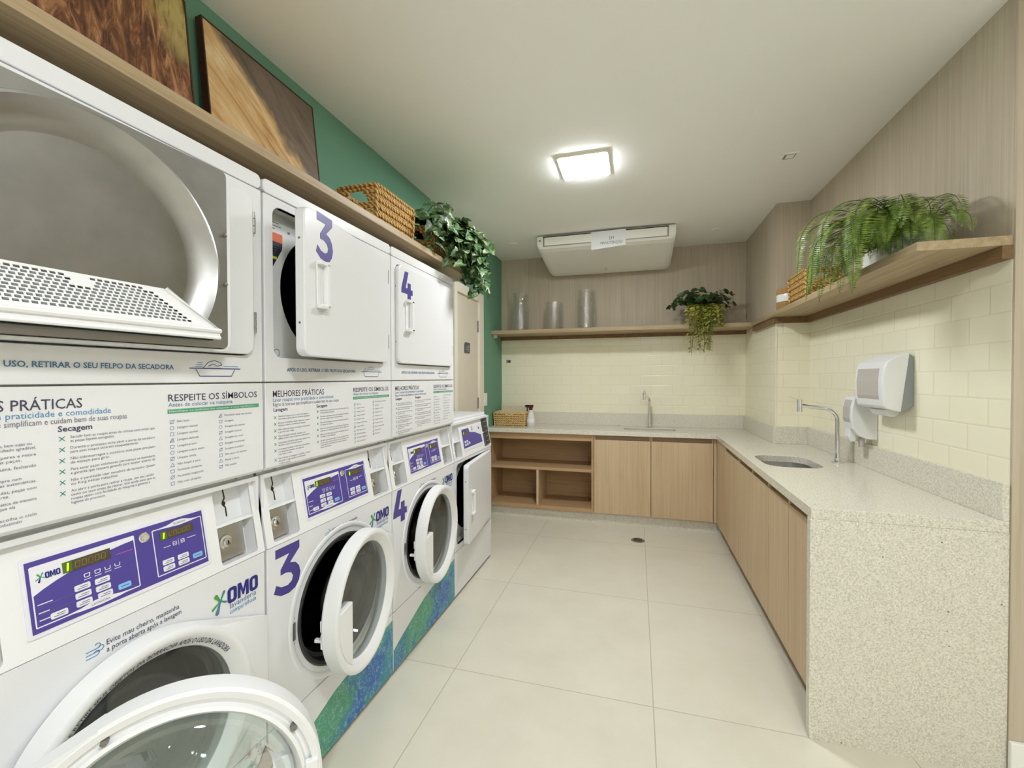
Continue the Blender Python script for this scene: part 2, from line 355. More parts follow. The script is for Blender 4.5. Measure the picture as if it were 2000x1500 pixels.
def _convex(p):
    s = 0; n = len(p)
    for i in range(n):
        a, b, c = p[i], p[(i + 1) % n], p[(i + 2) % n]; z = (b[0]-a[0])*(c[1]-b[1])-(b[1]-a[1])*(c[0]-b[0])
        if abs(z) > 1e-12:
            if s * z < 0: return False
            s = z
    return True
_G = {}
def glyphs(body, bold=0.0):
    k = (body, bold)
    if k not in _G:
        c = bpy.data.curves.new('t', 'FONT'); c.body = body; c.size = 1.0; c.offset = bold; c.resolution_u = 2
        o = bpy.data.objects.new('t', c); me = bpy.data.meshes.new_from_object(o)
        V = [(v.co.x, v.co.y) for v in me.vertices]; F = [tuple(p.vertices) for p in me.polygons]
        bpy.data.objects.remove(o); bpy.data.curves.remove(c); bpy.data.meshes.remove(me)
        xs = [a for a, b in V] or [0]; ys = [b for a, b in V] or [0]
        _G[k] = (V, F, (min(xs), max(xs), min(ys), max(ys)))
    return _G[k]
def rrect(u0, u1, v0, v1, r, n=6):
    out = []
    for cx, cy, a in ((u1 - r, v0 + r, -90), (u1 - r, v1 - r, 0), (u0 + r, v1 - r, 90), (u0 + r, v0 + r, 180)):
        for i in range(n + 1):
            g = math.radians(a + 90 * i / n); out.append((cx + r * math.cos(g), cy + r * math.sin(g)))
    return out
def circ(u, v, r, n=48, a0=0, a1=360):
    full = abs(a1 - a0) >= 360; k = n if full else n + 1
    return [(u + r * math.cos(math.radians(a0 + (a1 - a0) * i / n)), v + r * math.sin(math.radians(a0 + (a1 - a0) * i / n))) for i in range(k)]
def rect(u0, u1, v0, v1): return [(u0, v0), (u1, v0), (u1, v1), (u0, v1)]
def thing(name, label, cat, loc=(0, 0, 0), rz=0.0, group=None):
    o = bpy.data.objects.new(name, None); COL.objects.link(o); o.location = loc; o.rotation_euler = (0, 0, rz); o.empty_display_size = 0.05
    o['label'] = label; o['category'] = cat
    if group: o['group'] = group
    return o
def tag(o, label, cat, group=None):
    o['label'] = label; o['category'] = cat
    if group: o['group'] = group
    return o
def struct(o, label=None, cat=None):
    o['kind'] = 'structure'
    if label: o['label'] = label
    if cat: o['category'] = cat
    return o

# ------------------------------------------------------------------ the room
XL, XN, YB, XW, YE, YC, XC = -1.415, -1.80, 4.56, 1.21, 1.865, 3.63, 0.99      # left wall, niche back, back wall, right wall, counter end, column
TT = 1.79                                                                     # top of the tiling
b = MB().box(-2.0, 2.7, -3.1, 4.7, -0.08, 0); struct(b.build('floor', 'floor'), 'pale beige floor of large square porcelain tiles', 'floor')
b = MB().box(-2.0, 2.7, -3.1, 4.7, ZC, ZC + 0.08); struct(b.build('ceiling', 'ceiling'), 'plain off white ceiling over the laundry', 'ceiling')
b = MB().box(-2.0, XL, 3.17, 4.7, 0, ZC).box(-2.0, XL, -3.1, 3.17, 2.0, ZC).box(-2.0, XN, -3.1, 3.17, 0, 2.0)
struct(b.build('wall_left', 'green_wall'), 'green painted wall above the machines and around the door', 'wall')
b = MB().box(XL, XC, YB, YB + 0.14, 0, TT, 0).box(XL, XC, YB, YB + 0.14, TT, ZC, 1)
struct(b.build('wall_back', ['tile', 'laminate']), 'far wall, cream metro tile below and grey wood panelling above', 'wall')
b = MB().box(XC, 2.7, YC, 4.7, 0, TT, 0).box(XC, 2.7, YC, 4.7, TT, ZC, 1).box(XW, 2.7, YE + 0.004, YC, 0, TT, 0).box(XW, 2.7, YE + 0.004, YC, TT, ZC, 1)
b.box(XW + 0.001, 2.7, YE - 0.006, YE + 0.004, 0, ZC, 1).box(2.6, 2.7, -3.1, YE, 0, ZC, 2)
struct(b.build('wall_right', ['tile', 'laminate', 'white_wall']), 'right wall with a boxed column, cream metro tile below and grey wood panelling above', 'wall')
struct(MB().box(-2.0, 2.7, -3.2, -3.1, 0, ZC).build('wall_front', 'white_wall'), 'white wall behind the viewer', 'wall')
struct(MB().box(XW - 0.002, 2.6, YE - 0.022, YE - 0.006, 0, 0.135).build('baseboard_right', 'base_white', bevel=0.004), 'white baseboard under the wood panelled pier at the right edge', 'baseboard')
struct(MB().box(XC - 0.003, XC + 0.006, YC - 0.003, YC + 0.006, 1.0, TT - 0.03).build('trim_1', 'lamp_frame'), 'thin pale corner strip on the tiled column', 'trim')
# door in the left wall
dr = bpy.data.objects.new('door_1', None); COL.objects.link(dr); dr.location = (XL, 3.20, 0); struct(dr, 'beige door with cream frame in the green wall beside the far machine', 'door')
F = frX()
MB().plate([(0, 0), (0.685, 0), (0.685, 2.137), (0, 2.137)], [[(0.06, 0.0), (0.57, 0.0), (0.57, 2.058), (0.06, 2.058)]], 0.0, 0.035, F).build('door_frame', 'door_frame', dr, bevel=0.003)
lf = MB().box(0.001, 0.016, 0.06, 0.57, 0.004, 2.058).build('door_leaf', 'beige_door', dr)
for z in (1.78, 1.08, 0.35): MB().box(0.014, 0.024, 0.553, 0.578, z, z + 0.10).build('hinge', 'hinge', dr)
b = MB().prism([(0.24, 1.572), (0.35, 1.572), (0.365, 1.59), (0.365, 1.664), (0.255, 1.664), (0.24, 1.648)], 0.016, 0.020, F)
for k, (a, c) in enumerate(((0.30, 0.35), (0.27, 0.35), (0.27, 0.35), (0.29, 0.35))): b.line([(a, 1.634 - k * 0.014), (c, 1.634 - k * 0.014)], 0.005, 0.0206, F, 1)
b.build('door_sign', ['sign', 'sign_ink'], dr)['label'] = 'dark grey sign plate with rounded corners'
# switch, socket
t = thing('light_switch', 'narrow white switch plate on the green wall beside the door', 'switch', (XL, 4.005, 1.15))
MB().box(0, 0.008, -0.045, 0.045, -0.062, 0.062).build('plate', 'plastic', t, bevel=0.002); MB().box(0.008, 0.012, -0.02, 0.02, -0.03, 0.03).build('rocker', 'plastic', t)
t = thing('wall_socket', 'tiny grey socket on the cream tiles under the far shelf', 'socket', (-1.335, YB, 1.538))
MB().box(-0.022, 0.022, -0.008, 0, -0.014, 0.014).build('plate', 'hinge', t); MB().box(0.002, 0.016, -0.010, -0.008, -0.008, 0.008).build('opening', 'dark', t)
# ceiling lamps, vent, sprinkler covers
LL = ['glowing square ceiling lamp in front of the air conditioner', 'added square ceiling lamp over the viewer, out of view', 'added square ceiling lamp behind the viewer, out of view', 'added square ceiling lamp behind the viewer at the right, out of view']
for (x, y), l in zip(LAMP_SPOTS, LL):
    t = thing('ceiling_light', l, 'lamp', (x, y, ZC), 0, 'square ceiling lamps')
    MB().prism(rrect(-0.145, 0.145, -0.145, 0.145, 0.02), -0.014, 0, WORLD).build('frame', 'lamp_frame', t)
    MB().prism(rrect(-0.138, 0.138, -0.138, 0.138, 0.018), -0.019, -0.014).build('diffuser', 'lamp', t)
t = thing('ceiling_spotlight', 'small unlit square downlight in the ceiling near the right wall', 'downlight', (0.845, 2.875, ZC))
MB().plate(rect(-0.042, 0.042, -0.042, 0.042), [rect(-0.03, 0.03, -0.03, 0.03)], -0.005, 0).build('frame', 'ceiling', t)
MB().prism(rect(-0.03, 0.03, -0.03, 0.03), -0.002, -0.0005).build('lens', 'hinge', t); MB().prism(rect(-0.018, 0.024, -0.022, 0.018), -0.006, -0.002).build('bulb', 'ceiling', t)
for x, y, l in ((-1.13, 4.02, 'left'), (0.665, 4.12, 'right')):
    tag(MB().lathe([(0, -0.006), (0.036, -0.006), (0.042, 0)], Fr((x, y, ZC), (1, 0, 0), (0, 1, 0)), 24).build('sprinkler_cover', 'ceiling'), 'faint round cover disc in the ceiling to the %s of the air conditioner' % l, 'ceiling cover', 'ceiling cover discs')
t = thing('floor_drain', 'round grey steel drain in the floor before the far cabinets', 'drain', (0.015, 3.775, 0))
MB().lathe([(0, 0.003), (0.052, 0.003), (0.056, 0.0)], WORLD, 32).build('grate', 'drain', t)
b = MB()
for i in range(-3, 4): b.box(-0.034, 0.034, i * 0.011 - 0.0025, i * 0.011 + 0.0025, 0.003, 0.0035)
b.build('slot', 'dark', t)
# ------------------------------------------------------------------ shelves
t = thing('wall_shelf', 'long wood veneer shelf above the stacked machines holding pictures and baskets', 'shelf', (0, 0, 2.015))
MB().box(XL, -1.06, -1.2, 2.76, 0, 0.03).build('board', 'shelf', t, bevel=0.002)
t = thing('wall_shelf', 'wood veneer shelf on the far wall under the air conditioner', 'shelf', (0, 0, 1.80))
MB().box(XL, XC, 4.20, YB, 0, 0.037).build('board', 'shelf_x', t, bevel=0.002); MB().box(XL, XC, YB - 0.03, YB, -0.035, 0).build('batten', 'cleat', t)
MB().box(XL, XL + 0.03, 4.27, 4.31, -0.03, 0).build('bracket', 'lamp_frame', t)
t = thing('wall_shelf', 'wood veneer shelf along the right wall carrying the fern', 'shelf', (0, 0, 1.80))
MB().prism([(XW, YE), (XW, YC), (XC, YC), (XC, 4.195), (0.953, 4.195), (0.945, YE)], 0, 0.033).build('board', 'shelf', t, bevel=0.002)
MB().box(XW - 0.03, XW, YE, YC - 0.03, -0.045, 0).box(XC, XW, YC - 0.03, YC, -0.045, 0).box(XC - 0.025, XC, YC - 0.03, 4.20, -0.045, 0).build('batten', 'cleat', t)

# ------------------------------------------------------------------ worktop and cabinets
ZT, TH = 0.872, 0.04
wt = thing('granite_worktop', 'L shaped pale speckled granite worktop with two sinks and an end panel to the floor', 'worktop', (0, 0, 0))
SK_R = (0.70, 0.985, 2.68, 3.06); SK_B = (-0.11, 0.35, 4.20, 4.40)
outer = [(XL, 4.05), (0.655, 4.05), (0.628, YE), (XW, YE), (XW, YC), (XC, YC), (XC, YB), (XL, YB)]
MB().plate(outer, [rrect(SK_R[0], SK_R[1], SK_R[2], SK_R[3], 0.09), rrect(SK_B[0], SK_B[1], SK_B[2], SK_B[3], 0.06)], ZT - TH, ZT).build('slab', 'granite', wt, bevel=0.002)
MB().box(XL, XC, YB - 0.02, YB, ZT, 1.0).box(XC - 0.02, XC, YC - 0.02, YB - 0.02, ZT, 1.0).box(XC, XW, YC - 0.02, YC, ZT, 1.0).box(XW - 0.02, XW, YE, YC - 0.02, ZT, 1.0).build('backsplash', 'granite_r', wt, bevel=0.002)
MB().box(0.626, XW, YE, YE + 0.03, 0.0, ZT - TH).build('end_panel', 'granite_r', wt)
MB().box(XL, 0.76, 4.13, 4.16, 0, 0.105).build('plinth', 'granite_r', wt)
MB().box(0.72, 0.735, YE + 0.03, 4.12, 0, 0.105).build('kickboard', 'channel', wt)['label'] = 'brown kickboard in shadow'
def carcass(x0, x1, y0, y1, z0, z1, parent, th=0.018, mat='oak', back=True, top=False):
    b = MB().box(x0, x0 + th, y0, y1, z0, z1).box(x1 - th, x1, y0, y1, z0, z1).box(x0 + th, x1 - th, y0, y1, z0, z0 + th)
    if back: b.box(x0 + th, x1 - th, y1 - th, y1, z0 + th, z1)
    if top: b.box(x0 + th, x1 - th, y0, y1 - th, z1 - th, z1)
    return b.build('carcass', mat, parent)
t = thing('open_shelf_unit', 'oak open shelf unit with three empty compartments at the left of the far counter', 'shelf unit', (0, 0, 0.105))
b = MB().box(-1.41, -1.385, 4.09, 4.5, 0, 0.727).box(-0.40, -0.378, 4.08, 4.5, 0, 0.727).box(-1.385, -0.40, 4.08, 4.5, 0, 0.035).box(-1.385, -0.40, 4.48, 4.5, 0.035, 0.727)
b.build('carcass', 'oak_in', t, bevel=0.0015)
MB().box(-1.385, -0.40, 4.08, 4.10, 0.665, 0.727).build('rail', 'oak_in', t); MB().box(-1.385, -0.40, 4.08, 4.48, 0.373, 0.40).build('shelf', 'oak_in', t, bevel=0.0015)
MB().box(-0.922, -0.90, 4.08, 4.48, 0.035, 0.373).build('divider', 'oak', t, bevel=0.0015)
def cab_door(parent, fr, u0, u1, z0, z1, name='door'):
    d = MB().box(u0 + 0.002, u1 - 0.002, z0, z1 - 0.045, 0, 0.019, 0, fr).box(u0 + 0.002, u0 + 0.012, z1 - 0.045, z1, 0, 0.019, 0, fr).box(u1 - 0.012, u1 - 0.002, z1 - 0.045, z1, 0, 0.019, 0, fr).build(name, 'oak', parent, bevel=0.0015)
    MB().box(u0 + 0.012, u1 - 0.012, z1 - 0.045, z1, -0.004, 0.004, 0, fr).build('grip_channel', 'channel', d)
    return d
t = thing('sink_cabinet', 'oak base cabinet with two wide doors under the far tap', 'cabinet', (0, 0, 0.105))
carcass(-0.376, 0.645, 4.10, 4.5, 0, 0.727, t)
fr = frNY(4.10); cab_door(t, fr, -0.376, 0.127, 0.004, 0.727); cab_door(t, fr, 0.127, 0.640, 0.004, 0.727)
MB().box(0.645, 0.668, 4.085, 4.5, 0, 0.727).build('filler_strip', 'oak', t)
fr = frNX(0.684)
for nm, lab, y0, y1, seams in (('base_cabinet', 'oak base cabinet in the right run, next to the granite end panel', 1.897, 2.55, (2.234,)),
                               ('base_cabinet', 'oak base cabinet under the stainless sink in the right run', 2.55, 3.235, (2.88,)),
                               ('base_cabinet', 'oak base cabinet in the inner corner of the right run', 3.235, 4.075, (3.70,))):
    t = thing(nm, lab, 'cabinet', (0, 0, 0.105))
    b = MB().box(0.684, 1.18, y0, y0 + 0.018, 0, 0.727).box(0.684, 1.18, y1 - 0.018, y1, 0, 0.727).box(0.684, 1.18, y0 + 0.018, y1 - 0.018, 0, 0.018)
    b.box(1.16, 1.18, y0 + 0.018, min(y1, 3.62) - 0.018, 0.018, 0.727) if y1 < 3.6 else None
    if y1 > 3.6: b = MB().box(0.684, 0.97, y0, y0 + 0.018, 0, 0.727).box(0.684, 0.97, y1 - 0.018, y1, 0, 0.727).box(0.684, 0.97, y0 + 0.018, y1 - 0.018, 0, 0.018)
    b.build('carcass', 'oak_in', t)
    e = [y0] + list(seams) + [y1]
    for a, c in zip(e, e[1:]):
        if c > 4.0: MB().box(0.668, 0.684, a + 0.002, c, 0.0, 0.727).build('filler_panel', 'oak', t)
        else: cab_door(t, fr, -c, -a, 0.0, 0.727)
# sinks and taps
def sink(label, x0, x1, y0, y1, r, dep, zt=ZT - TH):
    t = thing('sink', label, 'sink', ((x0 + x1) / 2, (y0 + y1) / 2, zt - dep)); hx, hy = (x1 - x0) / 2 + 0.004, (y1 - y0) / 2 + 0.004
    rings = [(0.012, dep), (0.0, dep), (-0.004, dep * 0.5), (-0.012, 0.05), (-0.03, 0.015), (-0.06, 0.0)]
    b = MB(); n = None; P = []
    for g, z in rings:
        l = rrect(-hx - g, hx + g, -hy - g, hy + g, max(0.02, r + g), 8); n = len(l); P += [(u, v, z) for u, v in l]
    fs = [(j * n + i, (j + 1) * n + i, (j + 1) * n + (i + 1) % n, j * n + (i + 1) % n) for j in range(len(rings) - 1) for i in range(n)]
    b.add(P, fs, 0, True); b.add(P[-n:], [tuple(range(n))[::-1]], 0)
    b.build('bowl', 'steel', t)
    MB().lathe([(0.0, 0.003), (0.02, 0.004), (0.035, 0.003), (0.04, 0.0005)], WORLD, 24).build('strainer', 'chrome', t)
    return t
sink('stainless undermount sink in the right hand worktop', SK_R[0], SK_R[1], SK_R[2], SK_R[3], 0.09, 0.15)
sink('narrow stainless sink in the far worktop', SK_B[0], SK_B[1], SK_B[2], SK_B[3], 0.06, 0.15)
def tap(label, x, y, dx, dy, rise, reach, bend, droop):
    t = thing('tap', label, 'tap', (x, y, ZT))
    MB().lathe([(0.03, 0.0), (0.03, 0.006), (0.016, 0.012), (0.013, 0.03), (0.0, 0.03)], WORLD, 24).build('base', 'chrome', t)
    path = [(0, 0, 0.02), (0, 0, rise - bend)]
    for i in range(1, 9):
        a = PI / 2 * i / 8; k = bend * (1 - math.cos(a)); path.append((dx * k, dy * k, rise - bend + bend * math.sin(a)))
    path.append((dx * reach, dy * reach, rise + droop))
    MB().tube(path, 0.0115, 14).build('spout', 'chrome', t)
    ex, ey, ez = dx * reach, dy * reach, rise + droop
    h = MB().tube([(ex, ey, ez - 0.035), (ex, ey, ez + 0.036)], 0.0145, 16).build('valve', 'chrome', t)
    MB().tube([(ex, ey, ez + 0.03), (ex + dx * 0.012 - dy * 0.01, ey + dy * 0.012, ez + 0.034), (ex + dx * 0.055 - dy * 0.012, ey + dy * 0.055, ez + 0.052)], 0.0045, 8).build('lever', 'chrome', h)
    return t
tap('tall chrome tap with a long bent spout beside the right hand sink', 1.105, 2.90, -1, 0.0, 0.31, 0.19, 0.075, 0.012)
tap('chrome tap behind the narrow far sink', 0.125, 4.455, -0.26, -0.966, 0.30, 0.20, 0.06, 0.012)

# ------------------------------------------------------------------ laundry machines
MX, MW = -1.062, 0.70                          # front plane, pitch of the row
Y1, Y2, Y3, Y4, Y5 = -0.355, 0.345, 1.045, 1.745, 2.445
FX = frX()
SL = Fr((0.002, 0, 0.848), (0, 1, 0), (-0.1777, 0, 0.98408))                # sloping control console, u along the row, v up the slope
NUM3 = [(0.10, 1.0), (0.95, 1.0), (0.95, 0.84), (0.60, 0.62), (0.80, 0.57), (0.93, 0.46), (0.98, 0.31), (0.92, 0.15), (0.78, 0.04), (0.55, 0.0), (0.28, 0.03), (0.04, 0.14), (0.12, 0.29), (0.30, 0.20), (0.52, 0.175), (0.66, 0.22), (0.71, 0.31), (0.64, 0.40), (0.47, 0.45), (0.27, 0.45), (0.27, 0.56), (0.58, 0.82), (0.10, 0.82)]
NUM4 = [(0.32, 1.0), (0.63, 1.0), (0.38, 0.41), (0.55, 0.41), (0.56, 0.61), (0.83, 0.61), (0.83, 0.40), (1.0, 0.39), (1.0, 0.20), (0.84, 0.20), (0.84, 0.0), (0.54, 0.0), (0.54, 0.20), (0.0, 0.20), (0.02, 0.37)]
def place(pts, u0, u1, v0, v1): return [(u0 + a * (u1 - u0), v0 + b * (v1 - v0)) for a, b in pts]
def shell(parent, z0, z1, dz, name='body'):
    b = MB().box(-0.70, -0.02, 0.003, 0.013, z0, z1).box(-0.70, -0.02, 0.684, 0.694, z0, z1).box(-0.70, -0.02, 0.013, 0.684, z0, z0 + 0.01)
    b.box(-0.70, -0.02, 0.013, 0.684, z1 - 0.012, z1).box(-0.70, -0.69, 0.013, 0.684, z0 + 0.01, z1 - 0.012)
    return b.build(name, 'enamel', parent, loc=(0, 0, -dz))
def screw(parent, x, y, z, dz=0):
    return MB().lathe([(0, 0.003), (0.0045, 0.002), (0.006, 0)], Fr((x, y, z), (0, 1, 0), (0, 0, 1)), 12).build('screw', 'screw', parent, loc=(0, 0, -dz))
def splat(b, u, v, s, fr, w, mg, mt, mb):                          # paint splash emblem with teardrop arms
    for a, l, r, m in ((125, 0.95, 0.26, mg), (62, 1.1, 0.17, mt), (212, 1.15, 0.17, mg), (252, 1.35, 0.26, mb), (-28, 0.9, 0.12, mt)):
        g = math.radians(a); d = (math.cos(g), math.sin(g)); n = (-d[1], d[0]); c = (u + d[0] * s * l * 0.8, v + d[1] * s * l * 0.8); R = r * s * 0.8
        pts = [(u - n[0] * s * 0.07, v - n[1] * s * 0.07)]
        for i in range(9):
            h = -PI / 2 + PI * i / 8; pts.append((c[0] + R * (d[0] * math.cos(h) + n[0] * math.sin(h)), c[1] + R * (d[1] * math.cos(h) + n[1] * math.sin(h))))
        pts.append((u + n[0] * s * 0.07, v + n[1] * s * 0.07)); b.sheet(pts, w, fr, m)
    b.sheet(circ(u, v, s * 0.2, 16), w + 0.0001, fr, mt)
def omo(b, u, v, h, wd, fr, w, m):
    lw = wd * 0.29
    for x in (u, u + wd - lw): b.plate(rrect(x, x + lw, v, v + h, lw * 0.34, 4), [rrect(x + lw * 0.34, x + lw * 0.66, v + h * 0.2, v + h * 0.8, lw * 0.12, 3)], w, w + 0.0003, fr, m)
    x = u + lw * 1.10; W = wd - lw * 2.2; t = W * 0.27
    b.prism([(x, v), (x + t * 0.92, v), (x + t * 0.92, v + h * 0.62), (x + W / 2 - t * 0.22, v + h * 0.12), (x + W / 2 + t * 0.22, v + h * 0.12), (x + W - t * 0.92, v + h * 0.62), (x + W - t * 0.92, v), (x + W, v), (x + W, v + h), (x + W - t * 1.1, v + h), (x + W / 2, v + h * 0.46), (x + t * 1.1, v + h), (x, v + h)], w, w + 0.0003, fr, m)
def console(parent, kind):
    holes = [rrect(0.030, 0.138, 0.010, 0.222, 0.008, 3), rrect(0.557, 0.672, 0.010, 0.222, 0.008, 3)]
    b = MB().plate([(0.003, 0), (0.694, 0), (0.694, 0.238), (0.003, 0.238)], holes, -0.004, 0.0, SL)
    for (u0, u1) in ((0.030, 0.138), (0.557, 0.672)):
        for q in ((u0 - 0.004, u0, 0.006, 0.226), (u1, u1 + 0.004, 0.006, 0.226), (u0, u1, 0.006, 0.010), (u0, u1, 0.222, 0.226)): b.box(q[0], q[1], q[2], q[3], -0.042, -0.003, 0, SL)
        b.box(u0 - 0.004, u1 + 0.004, 0.006, 0.226, -0.046, -0.042, 0, SL); b.box(u0, u1, 0.110, 0.118, -0.042, -0.003, 0, SL)
    for u in (0.003, 0.688): b.box(u, u + 0.006, 0, 0.238, -0.12, -0.004, 0, SL)
    b.box(0.003, 0.694, 0.232, 0.238, -0.12, -0.004, 0, SL)
    c = b.build('control_console', 'plastic', parent)
    for (u0, u1, s) in ((0.030, 0.138, -1), (0.557, 0.672, 1)):
        if kind == 'dryer' and s > 0: continue
        k = MB().box(u0 + 0.002, u1 - 0.014, 0.016, 0.104, -0.042, -0.030, 0, SL).build('coin_box', 'steel', parent)
        cu = u0 + 0.042; o = SL.p(cu, 0.062, -0.030)
        MB().lathe([(0.0, 0.012), (0.010, 0.012), (0.012, 0.010), (0.0125, 0.005), (0.019, 0.004), (0.021, 0.0)], Fr(o, SL.U, SL.V), 24).build('lock', 'chrome', k)
        MB().box(-0.002, 0.002, -0.005, 0.005, 0.012, 0.0125, 0, Fr(o, SL.U, SL.V)).build('keyhole', 'dark', k)
        for x in (u0 + 0.024, u0 + 0.066):
            b = MB(); b.line([(x, 0.205), (x + 0.002, 0.180), (x - 0.006, 0.170), (x - 0.006, 0.162), (x + 0.001, 0.156), (x + 0.001, 0.128)], 0.0042, -0.0412, SL); b.sheet(circ(x - 0.003, 0.166, 0.006, 12), -0.0411, SL)
            b.build('coin_slot', 'dark', parent)
    return c
def button(parent, u, v, blue=False, wd=0.026, hg=0.0115):
    b = MB().prism(rrect(u - wd / 2, u + wd / 2, v - hg / 2, v + hg / 2, 0.0025, 3), 0.0030, 0.0044, SL, 0)
    if blue: b.line([(u - 0.008, v), (u + 0.008, v)], 0.0014, 0.0046, SL, 1)
    else: b.line([(u - 0.009, v - 0.002), (u + 0.008, v - 0.002)], 0.0012, 0.0046, SL, 1); b.line([(u - 0.004, v + 0.0015), (u + 0.009, v + 0.0015)], 0.0012, 0.0046, SL, 1)
    b.build('button', ['key_blue' if blue else 'key', 'ink'], parent)
def display(parent, u0, u1, v0, v1):
    b = MB().prism(rect(u0, u1, v0, v1), 0.0028, 0.0042, SL, 0).prism(rect(u0, u0 + 0.015, v0, v1), 0.0042, 0.0044, SL, 1)
    b.sheet([(u0 + 0.0055, v0 + 0.003), (u0 + 0.0085, v0 + 0.003), (u0 + 0.0105, v1 - 0.003), (u0 + 0.0075, v1 - 0.003)], 0.0047, SL, 2)
    n = 5
    for i in range(n):
        x = u0 + 0.02 + i * (u1 - u0 - 0.026) / n; b.line([(x, v0 + 0.005), (x + 0.007, v0 + 0.005), (x + 0.008, v1 - 0.005), (x + 0.001, v1 - 0.005)], 0.0011, 0.0044, SL, 3, True)
    b.build('display', ['lcd', 'lcdglow', 'lcdlit', 'soil'], parent)
def washer_label(parent):
    b = MB().prism(rrect(0.171, 0.527, 0.032, 0.180, 0.004, 3), 0.0, 0.0022, SL, 0).prism(rect(0.178, 0.520, 0.040, 0.172), 0.0022, 0.0030, SL, 1)
    W = 0.0034
    b.line([(0.184, 0.050), (0.359, 0.050), (0.359, 0.161), (0.184, 0.161)], 0.0022, W, SL, 0, True)
    b.sheet([(0.184, 0.161), (0.184, 0.108), (0.200, 0.116), (0.220, 0.124), (0.240, 0.1305), (0.27, 0.139), (0.31, 0.147), (0.34, 0.151), (0.359, 0.1525), (0.359, 0.161)], W + 0.0001, SL, 0)
    b.sheet([(0.225, 0.051), (0.25, 0.053), (0.275, 0.0585), (0.295, 0.0585), (0.32, 0.053), (0.345, 0.051), (0.32, 0.0475), (0.285, 0.0455), (0.25, 0.0475)], W + 0.0002, SL, 0)
    b.text('LAVADORA', 0.0062, 0.285, 0.0495, SL, W + 0.0005, 2, 'c')
    b.line([(0.398, 0.052), (0.515, 0.052), (0.515, 0.158), (0.398, 0.158)], 0.0022, W, SL, 0, True)
    b.sheet([(0.402, 0.158), (0.43, 0.1605), (0.452, 0.1665), (0.470, 0.1665), (0.49, 0.1605), (0.512, 0.158), (0.49, 0.1555), (0.46, 0.1535), (0.43, 0.1555)], W + 0.0002, SL, 0)
    b.text('SECADORA', 0.0058, 0.461, 0.158, SL, W + 0.0005, 2, 'c')
    splat(b, 0.198, 0.1395, 0.0085, SL, W + 0.0005, 6, 5, 3); omo(b, 0.2045, 0.134, 0.0115, 0.023, SL, W + 0.0006, 3)
    for i, x in enumerate((0.268, 0.286, 0.304, 0.322)):
        b.line([(x - 0.005, 0.1165), (x - 0.004, 0.110), (x + 0.004, 0.110), (x + 0.005, 0.1165)], 0.0014, W, SL, 0, i < 2); b.line([(x - 0.006, 0.1055), (x + 0.006, 0.1055)], 0.0013, W, SL, 0)
    for z, l in ((0.090, 0.022), (0.0745, 0.016), (0.061, 0.02)): b.line([(0.189, z), (0.189 + l, z)], 0.0018, W, SL, 0)
    for z in (0.0855, 0.0705): b.line([(0.189, z), (0.244, z + 0.002)], 0.0006, W, SL, 7)
    b.line([(0.322, 0.1335), (0.354, 0.1335)], 0.0016, W, SL, 4); b.line([(0.418, 0.112), (0.434, 0.112)], 0.0014, W, SL, 0); b.line([(0.474, 0.116), (0.496, 0.116)], 0.0014, W, SL, 0); b.line([(0.453, 0.107), (0.453, 0.122)], 0.001, W, SL, 0)
    for x in (0.444, 0.463): b.line([(x - 0.004, 0.110), (x + 0.004, 0.110), (x + 0.004, 0.118), (x - 0.004, 0.118)], 0.0014, W, SL, 0, True); b.line([(x - 0.004, 0.114), (x + 0.004, 0.114)], 0.0014, W, SL, 0)
    L = b.build('control_label', ['key', 'purple', 'ink', 'navy', 'pink', 'teal', 'leafgreen', 'ink2'], parent)
    L['label'] = 'purple printed control overlay'
    display(L, 0.231, 0.312, 0.131, 0.152); display(L, 0.413, 0.492, 0.130, 0.149)
    for u, v in ((0.258, 0.094), (0.258, 0.0785), (0.258, 0.063), (0.292, 0.0925), (0.292, 0.077), (0.294, 0.0625)): button(L, u, v)
    button(L, 0.218, 0.0605); button(L, 0.330, 0.064, True, 0.024)
    for u, v in ((0.424, 0.078), (0.424, 0.0635), (0.459, 0.0775), (0.459, 0.0635)): button(L, u, v)
    button(L, 0.494, 0.0665, True, 0.024)
    MB().lathe([(0.0, 0.007), (0.006, 0.007), (0.0065, 0.005), (0.010, 0.0048), (0.0115, 0.003), (0.0115, 0.002)], Fr(SL.p(0.381, 0.150), SL.U, SL.V), 20).build('key_switch', 'chrome', L)
    return L
def dryer_label(parent):
    b = MB().prism(rrect(0.163, 0.535, 0.035, 0.19, 0.004, 3), 0, 0.002, SL, 0).sheet([(0.176, 0.178), (0.298, 0.178), (0.308, 0.150), (0.40, 0.138), (0.515, 0.106), (0.523, 0.054), (0.176, 0.054)], 0.0024, SL, 1)
    b.line([(0.298, 0.175), (0.312, 0.062)], 0.0018, 0.0028, SL, 2); b.sheet(circ(0.485, 0.158, 0.010, 16), 0.0024, SL, 1)
    L = b.build('control_label', ['key', 'purple', 'ink2'], parent); L['label'] = 'purple and white printed control overlay'
    display(L, 0.192, 0.28, 0.140, 0.163)
    for u, v in ((0.208, 0.095), (0.242, 0.095), (0.208, 0.075), (0.242, 0.075), (0.275, 0.08)): button(L, u, v, False, 0.024, 0.014)
    MB().lathe([(0.0, 0.009), (0.007, 0.009), (0.008, 0.005), (0.014, 0.004), (0.015, 0.002)], Fr(SL.p(0.354, 0.168), SL.U, SL.V), 20).build('key_switch', 'chrome', L)
    b = MB().prism(rect(0.590, 0.682, 0.022, 0.212), 0, 0.001, SL, 0)
    for i in range(5): b.line([(0.606, 0.045 + i * 0.036), (0.664, 0.045 + i * 0.036), (0.664, 0.061 + i * 0.036)], 0.006, 0.0016, SL, 1)
    b.build('warning_sticker', ['blacklabel', 'hinge'], parent)['label'] = 'black sticker at the end of the console'
